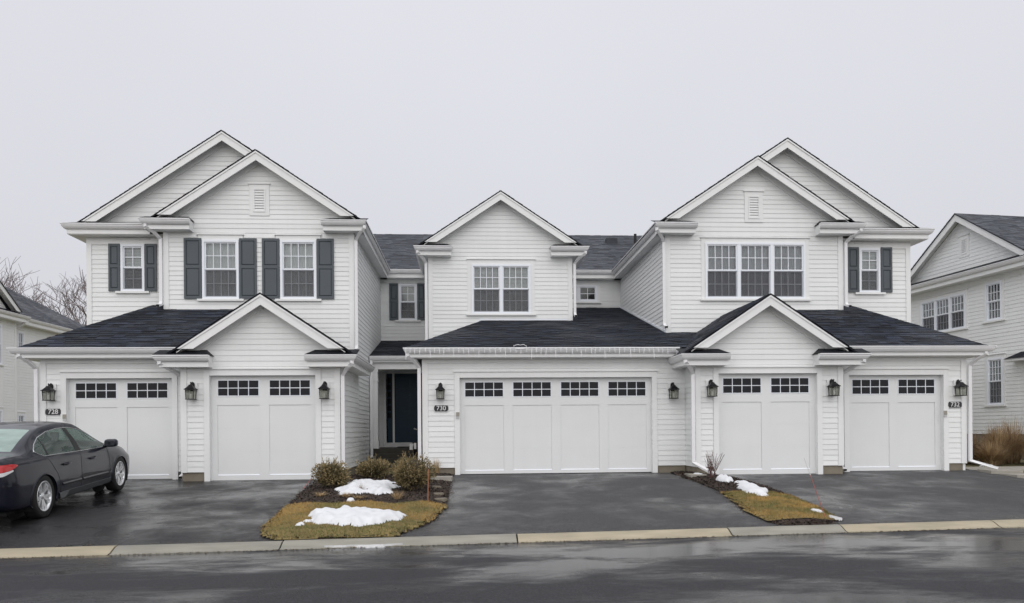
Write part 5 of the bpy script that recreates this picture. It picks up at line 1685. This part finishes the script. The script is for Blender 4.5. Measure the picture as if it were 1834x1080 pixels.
# ------------------------------------------------------------------ the parked car
def car():
    p_r, p_f = Vector((-6.60, 12.24, -.286)), Vector((-6.79, 15.26, -.104))
    f = (p_f - p_r).normalized()
    yaw_ = math.atan2(f.y, f.x); pit = math.asin(f.z)
    AX_R, AX_F, TR_ = 1.03, 3.80, .80
    SX, SZ = 1.09, .945          # body proportions
    t = thing('parked_car', 'dark grey four-door sedan parked on the wet left driveway', 'car', world=False)
    rot = Matrix.Rotation(yaw_, 4, 'Z') @ Matrix.Rotation(-pit, 4, 'Y')
    org = (p_r + p_f) / 2 - (rot @ Vector(((AX_R + AX_F) / 2 * SX, -TR_, 0)))
    t.location = org; t.rotation_euler = rot.to_euler()

    def curve(P):
        xs = [a for a, _ in P]; ys = [b for _, b in P]; n = len(P)
        dl = [(ys[i + 1] - ys[i]) / (xs[i + 1] - xs[i]) for i in range(n - 1)]
        mm = [dl[0]] + [0 if dl[i - 1] * dl[i] <= 0 else 2 * dl[i - 1] * dl[i] / (dl[i - 1] + dl[i]) for i in range(1, n - 1)] + [dl[-1]]
        def fn(x):
            if x <= xs[0]: return ys[0]
            if x >= xs[-1]: return ys[-1]
            i = max(k for k in range(n - 1) if xs[k] <= x)
            h = xs[i + 1] - xs[i]; u = (x - xs[i]) / h
            return ys[i] * (1 + 2 * u) * (1 - u) ** 2 + mm[i] * h * u * (1 - u) ** 2 + ys[i + 1] * u * u * (3 - 2 * u) + mm[i + 1] * h * u * u * (u - 1)
        return fn
    zt = curve([(0, 1.0), (.03, 1.04), (.10, 1.068), (.35, 1.085), (.62, 1.10), (1.05, 1.285), (1.5, 1.435), (1.9, 1.492), (2.3, 1.505), (2.7, 1.475), (3.05, 1.32), (3.5, 1.055), (3.75, 1.005), (4.3, .925), (4.60, .835), (4.72, .70), (4.78, .56)])
    zb = curve([(0, .42), (.06, .30), (.25, .23), (.6, .20), (4.2, .19), (4.6, .22), (4.78, .32)])
    wm = curve([(0, .60), (.04, .73), (.14, .83), (.4, .89), (1.0, .915), (2.4, .91), (3.8, .91), (4.2, .88), (4.5, .80), (4.68, .66), (4.78, .42)])
    zsh = curve([(0, .955), (.03, .985), (.10, 1.012), (.35, 1.03), (.9, 1.005), (1.5, .965), (2.4, .945), (3.4, .93), (3.75, .925), (4.3, .84), (4.62, .74), (4.78, .52)])
    wsh = curve([(0, .56), (.04, .68), (.14, .775), (.5, .81), (1.2, .855), (2.4, .865), (3.3, .86), (3.8, .82), (4.3, .74), (4.6, .60), (4.78, .36)])
    zr = curve([(0, .98), (.03, 1.02), (.10, 1.05), (.35, 1.07), (.62, 1.08), (.9, 1.185), (1.3, 1.335), (1.7, 1.42), (2.2, 1.445), (2.6, 1.415), (3.0, 1.255), (3.45, 1.02), (3.75, .965), (4.3, .885), (4.62, .78), (4.78, .54)])
    wr = curve([(0, .46), (.04, .58), (.14, .66), (.5, .70), (.9, .66), (1.4, .595), (2.0, .58), (2.5, .585), (3.0, .64), (3.5, .72), (3.8, .66), (4.3, .56), (4.6, .44), (4.78, .25)])
    def ring(x):
        b, T = zb(x), zt(x); sh = zsh(x); k = min(1, (sh - b) / .7)
        K = [(0, b), (wm(x) * .80, b), (wm(x) * .955, b + .05 * k), (wm(x) * .985, b + .16 * k), (wm(x), b + .36 * k), (wm(x) * .992, b + .52 * k), (wsh(x) * .45 + wm(x) * .55, sh - .085 * k), (wsh(x), sh), (wsh(x) * .5 + wr(x) * .5 + .018, (sh + zr(x)) / 2 + .008), (wr(x), zr(x)), (wr(x) * .80, T - (T - zr(x)) * .36), (wr(x) * .45, T - (T - zr(x)) * .08), (0, T)]
        out = []
        for i in range(len(K) - 1):
            p0, p1, p2, p3 = K[max(i - 1, 0)], K[i], K[i + 1], K[min(i + 2, len(K) - 1)]
            n = (1, 2, 3, 5, 4, 4, 3, 8, 8, 4, 5, 5)[i]
            lin = i in (0, 7, 8)
            for q in range(n):
                u = q / n
                if lin: out.append((p1[0] + (p2[0] - p1[0]) * u, p1[1] + (p2[1] - p1[1]) * u)); continue
                c = []
                for d in (0, 1):
                    m1, m2 = (p2[d] - p0[d]) / 2, (p3[d] - p1[d]) / 2
                    if i == 1 and d == 0: m1 = (p2[0] - p1[0])
                    c.append((2 * u ** 3 - 3 * u * u + 1) * p1[d] + (u ** 3 - 2 * u * u + u) * m1 + (-2 * u ** 3 + 3 * u * u) * p2[d] + (u ** 3 - u * u) * m2)
                out.append(tuple(c))
        out.append(K[-1])
        return out
    xs = [0, .012, .03, .055, .085, .12, .16, .21]
    while xs[-1] < 4.45: xs.append(xs[-1] + .05)
    xs += [4.52, 4.58, 4.63, 4.67, 4.70, 4.73, 4.755, 4.78]
    rings = [ring(x) for x in xs]; nr = len(rings[0])
    V = {}; 
    for i, x in enumerate(xs):
        for j, (y, z) in enumerate(rings[i]):
            V[(i, j, -1)] = Vector((x, -y, z)); V[(i, j, 1)] = Vector((x, y, z))
    def inp(P, x, y): return inside(P, x, y)
    def near(P, x, y):
        best, bd = None, 9; p = Vector((x, y))
        for i in range(len(P)):
            a, b = Vector(P[i]), Vector(P[(i + 1) % len(P)])
            u = max(0, min(1, (p - a).dot(b - a) / max(1e-9, (b - a).length_squared)))
            q = a + (b - a) * u
            if (q - p).length < bd: bd, best = (q - p).length, q
        return best
    DLO = [(.97, 1.085), (1.02, 1.045), (1.14, .995), (1.6, .985), (2.4, .968), (3.36, .955), (3.30, 1.02), (3.12, 1.14), (2.9, 1.26), (2.65, 1.345), (2.35, 1.39), (2.0, 1.392), (1.65, 1.36), (1.35, 1.285), (1.12, 1.185), (1.0, 1.115)]
    QUART = [(.97, 1.085), (1.02, 1.045), (1.14, .995), (1.27, .992), (1.27, 1.25), (1.12, 1.185), (1.0, 1.115)]
    REARS = [(.70, -.60), (1.44, -.50), (1.44, .50), (.70, .60)]
    FRONT = [(2.80, -.50), (3.44, -.66), (3.44, .66), (2.80, .50)]
    arc = lambda cx, cz, r: [(cx + r * math.cos(a * math.pi / 24), cz + r * math.sin(a * math.pi / 24)) for a in range(48)]
    ARR, ARF = arc(AX_R, .335, .372), arc(AX_F, .335, .372)
    TAIL = [(-.1, .83), (.36, .885), (.42, .955), (.35, .99), (-.1, .99)]
    TAILC = [(-.1, .775), (.26, .80), (.36, .885), (-.1, .83)]
    HEAD = [(4.30, .70), (4.9, .60), (4.9, .72), (4.55, .79), (4.30, .80)]
    regs = [('arch', ARR, 's', lambda v: abs(v.y) > .5), ('arch', ARF, 's', lambda v: abs(v.y) > .5), ('side_window', DLO, 's', lambda v: abs(v.y) > .45),
            ('rear_window', REARS, 't', lambda v: v.z > 1.0), ('windscreen', FRONT, 't', lambda v: v.z > .95),
            ('headlight', HEAD, 's', lambda v: abs(v.y) > .35)]
    faces = {}
    for i in range(len(xs) - 1):
        for j in range(nr - 1):
            for sd in (-1, 1):
                k = [(i, j, sd), (i + 1, j, sd), (i + 1, j + 1, sd), (i, j + 1, sd)]
                if sd > 0: k.reverse()
                c = sum((V[q] for q in k), Vector()) / 4
                reg = 'body'
                for nm, P, pr, cond in regs:
                    if cond(c) and inp(P, c.x, c.z if pr == 's' else c.y): reg = nm + ('_l' if sd > 0 and nm in ('side_window', 'tail_light', 'tail_lens', 'headlight') else '_r' if nm in ('side_window', 'tail_light', 'tail_lens', 'headlight') else ''); break
                faces.setdefault(reg, []).append(k)
    bodyv = {q for k in faces['body'] for q in k}
    for nm, P, pr, cond in regs:            # snap shared borders onto the true outlines
        for r_, F in faces.items():
            if not r_.startswith(nm): continue
            for q in {q for k in F for q in k}:
                if q not in bodyv or q[1] in (0, nr - 1): continue
                v = V[q]
                if not cond(v): continue
                n_ = near(P, v.x, v.z if pr == 's' else v.y)
                if (n_ - Vector((v.x, v.z if pr == 's' else v.y))).length > .06: continue
                if pr == 's': V[q] = Vector((n_.x, v.y, n_.y))
                else: V[q] = Vector((n_.x, n_.y, v.z))
    def emit(name, keys, m_, parent, off=0., thick=0):
        M_ = MB(); idx = {}
        for k in keys:
            for q in k:
                if q not in idx: idx[q] = len(M_.v); M_.v.append(tuple(V[q]))
            qq = []
            for q in k:
                if not qq or idx[q] != qq[-1]: qq.append(idx[q])
            M_.f.append(tuple(qq)); M_.t.append(0)
        return M_.build(name, m_, parent, smooth=True)
    B = faces['body'] + [[(0, j, s_) for j in range(nr)] for s_ in ()]
    body = emit('body', B, 'car_paint', t)
    cap = MB(); cap.face([V[(0, j, -1)] for j in range(nr)] + [V[(0, j, 1)] for j in reversed(range(nr))]); cap.build('rear_panel', 'car_paint', t)
    cap = MB(); n_ = len(xs) - 1; cap.face([V[(n_, j, -1)] for j in range(nr)] + [V[(n_, j, 1)] for j in reversed(range(nr))]); cap.build('nose_panel', 'car_trim', t)
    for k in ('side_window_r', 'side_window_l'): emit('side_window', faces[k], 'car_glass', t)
    emit('rear_window', faces['rear_window'], 'car_glass_pale', t); emit('windscreen', faces['windscreen'], 'car_glass', t)
    for s_ in 'rl':
        emit('headlight', faces['headlight_' + s_], 'tail_clear', t)
    # surface point on the flank
    def flank(x, z, off=.004, sd=-1):
        R_ = ring(x); best = None
        for (y0_, z0_), (y1_, z1_) in zip(R_[3:], R_[4:]):
            if z0_ <= z <= z1_ and z1_ > z0_:
                best = y0_ + (y1_ - y0_) * (z - z0_) / (z1_ - z0_); break
        if best is None: best = R_[9][0]
        return Vector((x, sd * (best + off), z))
    # tail lights wrap round the rear corners
    for sd in (-1, 1):
        def lamp(name, zlo, zhi, xend, m_):
            M_ = MB(); R0 = ring(0)
            def col(k):             # k<0: on the rear face, else along the flank
                if k < 0:
                    y = .34 + (flank(.0, .85, 0, 1).y - .34) * (1 + k)
                    return lambda z: Vector((-.008, sd * y, z)), 0.
                x = xend * k
                return lambda z: flank(x, z, .007, sd), x
            ks = [-1, -.75, -.5, -.25, -.02] + [q / 14 for q in range(15)]
            C_ = []
            for k in ks:
                fn, x = col(k)
                a, b = zlo(x), zhi(x)
                C_.append([fn(a + (b - a) * q / 6) for q in range(7)])
            for c0, c1 in zip(C_, C_[1:]):
                for q in range(6): M_.face([c0[q], c1[q], c1[q + 1], c0[q + 1]])
            return M_.build(name, m_, t, smooth=True)
        lamp('tail_light', lambda x: .838 + .14 * x + .25 * max(0, x - .26), lambda x: .968 - .02 * x - .18 * max(0, x - .30), .41, 'tail_red')
        lamp('tail_light_lens', lambda x: .792 + .33 * max(0, x - .10), lambda x: .835 + .14 * x, .29, 'tail_clear')
    for sd in (-1, 1):
        M_ = MB(); P = DLO + DLO[:2]
        pts = []
        for (a, b), (c, d) in zip(P, P[1:]):
            for q in range(4): pts.append(flank(a + (c - a) * q / 4, b + (d - b) * q / 4, .003, sd))
        M_.tube(pts, .008, 6); M_.build('window_trim', 'chrome', t, smooth=True)
        # pillars between the panes
        for name, x0_, x1_, x2_, x3_ in (('door_pillar', 2.17, 2.34, 2.20, 2.30), ('quarter_divider', 1.25, 1.285, 1.33, 1.36)):
            M_ = MB()
            lo, hi = .975, 1.392 if name == 'door_pillar' else 1.27
            N = 6
            for q in range(N):
                z0_, z1_ = lo + (hi - lo) * q / N, lo + (hi - lo) * (q + 1) / N
                la, lb = x0_ + (x2_ - x0_) * q / N, x0_ + (x2_ - x0_) * (q + 1) / N
                ra, rb = x1_ + (x3_ - x1_) * q / N, x1_ + (x3_ - x1_) * (q + 1) / N
                M_.face([flank(la, z0_, .006, sd), flank(ra, z0_, .006, sd), flank(rb, z1_, .006, sd), flank(lb, z1_, .006, sd)])
                M_.face([flank(la, z0_, -.03, sd), flank(ra, z0_, -.03, sd), flank(rb, z1_, -.03, sd), flank(lb, z1_, -.03, sd)])
            M_.build(name, 'car_trim', t, smooth=True)
        # door seams
        M_ = MB()
        for S in ([(3.30, .93), (3.33, .7), (3.33, .45), (3.27, .30)], [(2.27, .96), (2.24, .7), (2.22, .45), (2.20, .30)], [(1.17, .99), (1.28, .86), (1.42, .68), (1.50, .5), (1.52, .30)], [(1.52, .30), (2.2, .30), (3.27, .30)]):
            pts = []
            for (a, b), (c, d) in zip(S, S[1:]):
                for q in range(4): pts.append(flank(a + (c - a) * q / 4, b + (d - b) * q / 4, .0, sd))
            pts.append(flank(*S[-1], .0, sd)); M_.tube(pts, .004, 4)
        M_.build('door_seams', 'car_trim', t)
        for hx in (1.62, 2.55):
            M_ = MB(); a = flank(hx, .80, .0, sd)
            M_.tube([a, a + Vector((.02, sd * .035, .004)), a + Vector((.18, sd * .035, .008)), a + Vector((.20, 0, .01))], .014, 8); M_.build('door_handle', 'car_paint', t, smooth=True)
            M_ = MB(); M_.face([flank(hx + .0, .77, .002, sd), flank(hx + .18, .775, .002, sd), flank(hx + .2, .825, .002, sd), flank(hx + .02, .82, .002, sd)]); M_.build('handle_recess', 'car_trim', t)
        for a, b in ((1.56, 2.20), (2.26, 3.25)):
            M_ = MB(); pts = [flank(a + (b - a) * q / 8, .475 - .012 * (a + (b - a) * q / 8 - 1.5), .008, sd) for q in range(9)]
            for p_, q_ in zip(pts, pts[1:]):
                h = Vector((0, 0, .026)); o_ = Vector((0, sd * .010, 0))
                M_.face([p_ - h, q_ - h, q_ + o_, p_ + o_]); M_.face([p_ + o_, q_ + o_, q_ + h, p_ + h])
            M_.build('side_moulding', 'car_paint', t)
        M_ = MB(); N = 12
        for q in range(N):
            a, b = 1.46 + 1.9 * q / N, 1.46 + 1.9 * (q + 1) / N
            M_.face([flank(a, .245, .012, sd), flank(b, .245, .012, sd), flank(b, .335, .016, sd), flank(a, .335, .016, sd)])
            M_.face([flank(a, .335, .016, sd), flank(b, .335, .016, sd), flank(b, .345, -.01, sd), flank(a, .345, -.01, sd)])
        M_.build('side_skirt', 'car_skirt', t)
        # wheel-arch lip and liner
        for ax in (AX_R, AX_F):
            M_ = MB(); pts = []
            for q in range(29):
                an = math.pi * (-.10 + 1.20 * q / 28); pts.append(flank(ax + .378 * math.cos(an), max(.22, .335 + .378 * math.sin(an)), -.004, sd))
            M_.tube(pts, .013, 6); M_.build('arch_lip', 'car_paint', t, smooth=True)
            M_ = MB()
            for q in range(20):
                a0, a1 = math.pi * (-.15 + 1.3 * q / 20), math.pi * (-.15 + 1.3 * (q + 1) / 20)
                p_ = [(ax + .375 * math.cos(a), .335 + .375 * math.sin(a)) for a in (a0, a1)]
                M_.face([(p_[0][0], sd * .89, p_[0][1]), (p_[1][0], sd * .89, p_[1][1]), (p_[1][0], sd * .5, p_[1][1]), (p_[0][0], sd * .5, p_[0][1])])
            M_.prism([(ax + .375 * math.cos(q * .3), sd * .5, .335 + .375 * math.sin(q * .3)) for q in range(21)], (0, sd * .01, 0))
            M_.build('wheel_well', 'dark_rubber', t)
        # mirror
        M_ = MB(); c = Vector((3.19, sd * 1.0, 1.03)); N1, N2 = 14, 9
        for i in range(N1):
            for j in range(N2):
                q = []
                for a, b in ((i, j), (i + 1, j), (i + 1, j + 1), (i, j + 1)):
                    th, ph = 2 * math.pi * a / N1, math.pi * b / N2
                    e = lambda v, k_: math.copysign(abs(v) ** k_, v)
                    q.append(c + Vector((.075 * e(math.sin(ph), .6) * e(math.cos(th), .7), .115 * e(math.sin(ph), .6) * e(math.sin(th), .7), .078 * e(math.cos(ph), .7))))
                M_.face(q)
        M_.tube([(3.24, sd * .86, .955), (3.21, sd * .93, .985)], .03, 8)
        mo = M_.build('mirror', 'car_paint', t, smooth=True)
        M_ = MB(); M_.face([(3.118, sd * .92, .985), (3.118, sd * 1.08, .985), (3.118, sd * 1.08, 1.075), (3.118, sd * .92, 1.075)]); M_.build('mirror_glass', 'mirror_dark', mo)
    # wheels
    def wheel():
        w_ = MB()
        w_.lathe([(.222, -.095), (.30, -.105), (.327, -.09), (.335, -.05), (.335, .05), (.327, .09), (.30, .105), (.222, .095), (.215, .0), (.222, -.095)], 'y', (0, 0, 0), 40)
        W_ = w_.build('wheel', 'tyre', t, smooth=True)
        r_ = MB()
        r_.lathe([(.228, -.088), (.236, -.098), (.226, -.10), (.210, -.090), (.205, -.04), (.205, .06)], 'y', (0, 0, 0), 40)
        r_.lathe([(.0, -.078), (.035, -.078), (.05, -.07), (.062, -.055), (.062, -.02)], 'y', (0, 0, 0), 24)
        r_.build('rim', 'alloy', W_, smooth=True)
        for k in range(5):
            for da in (-.20, .20):
                a0, a1 = 2 * math.pi * k / 5 + da * .55, 2 * math.pi * k / 5 + da * 1.15
                s_ = MB(); w0, w1 = .021, .026
                def pt(r, a, o_, y): return (r * math.cos(a) - o_ * math.sin(a), y, r * math.sin(a) + o_ * math.cos(a))
                A_ = [pt(.045, a0, -w0, -.068), pt(.045, a0, w0, -.068), pt(.045, a0, w0, -.035), pt(.045, a0, -w0, -.035)]
                B_ = [pt(.214, a1, -w1, -.090), pt(.214, a1, w1, -.090), pt(.214, a1, w1, -.05), pt(.214, a1, -w1, -.05)]
                for q in range(4): s_.face([A_[q], A_[(q + 1) % 4], B_[(q + 1) % 4], B_[q]])
                s_.build('spoke', 'alloy', W_)
        d_ = MB(); d_.lathe([(0, -.005), (.15, -.005), (.15, .01), (0, .01)], 'y', (0, 0, 0), 28); d_.build('brake_disc', 'alloy_dark', W_)
        d_ = MB(); d_.lathe([(0, .05), (.215, .05)], 'y', (0, 0, 0), 24); d_.build('wheel_back', 'dark_rubber', W_)
        d_ = MB(); d_.lathe([(0, -.084), (.022, -.084), (.028, -.078)], 'y', (0, 0, 0), 16); d_.build('hub_cap', 'alloy', W_)
        return W_
    w0 = wheel()
    for i, (x, sd) in enumerate(((AX_R, -1), (AX_F, -1), (AX_R, 1), (AX_F, 1))):
        o = w0 if i == 0 else copy_tree(w0, t)
        o.location = (x * SX, sd * (TR_ - .0), .335)
        o.rotation_euler = (0, random.uniform(0, 6), 0 if sd < 0 else math.pi)
    # seats and cabin floor
    for x, y in ((2.55, -.38), (2.55, .38)):
        M_ = MB()
        M_.prism([(x + .02, y - .24, .45), (x + .52, y - .24, .50), (x + .52, y - .24, .62), (x + .10, y - .24, .60), (x - .18, y - .22, 1.12), (x - .30, y - .22, 1.10), (x - .10, y - .24, .5)], (0, .48, 0))
        M_.build('seat', 'seat_cloth', t)
        M_ = MB(); M_.prism([(x - .20, y - .13, 1.14), (x - .17, y - .11, 1.30), (x - .27, y - .11, 1.31), (x - .31, y - .13, 1.14)], (0, .25, 0)); M_.build('headrest', 'seat_cloth', t)
    M_ = MB(); M_.prism([(1.25, -.62, .45), (1.85, -.62, .5), (1.85, -.62, .62), (1.45, -.62, .60), (1.12, -.60, 1.06), (.98, -.60, 1.04), (1.15, -.62, .5)], (0, 1.24, 0)); M_.build('rear_seat', 'seat_cloth', t)
    for y in (-.42, .18):
        M_ = MB(); M_.prism([(1.10, y, 1.05), (1.12, y, 1.20), (1.03, y, 1.21), (1.0, y, 1.05)], (0, .24, 0)); M_.build('headrest', 'seat_cloth', t)
    M_ = MB(); M_.box(.62, 3.5, -.80, .80, .26, .40); M_.box(3.2, 3.5, -.72, .72, .4, .93); M_.box(.66, 1.0, -.66, .66, .6, 1.02); M_.build('cabin_floor', 'car_trim', t)
    # underside shadow pan
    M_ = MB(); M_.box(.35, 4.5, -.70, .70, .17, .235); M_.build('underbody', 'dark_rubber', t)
    # blank plate, boot-lid seam and bumper line on the tail
    M_ = MB(); M_.box(-.014, -.004, -.16, .16, .66, .80); M_.build('number_plate', 'tail_clear', t)
    M_ = MB(); M_.box(-.010, -.003, -.56, .56, .575, .59); M_.build('bumper_seam', 'dark_rubber', t)
    M_ = MB(); M_.box(-.016, -.004, -.24, .24, .835, .86); M_.build('boot_garnish', 'chrome', t)
    # roof antenna
    # (sits on the body)
    M_ = MB(); M_.prism([(1.30, -.015, 1.385), (1.50, -.015, 1.44), (1.36, -.008, 1.475)], (0, .03, 0)); M_.build('roof_antenna', 'car_trim', t)
    for ch in t.children:
        if not ch.name.startswith('wheel') or ch.name.startswith('wheel_well'): ch.scale = (SX, 1, SZ)
car()
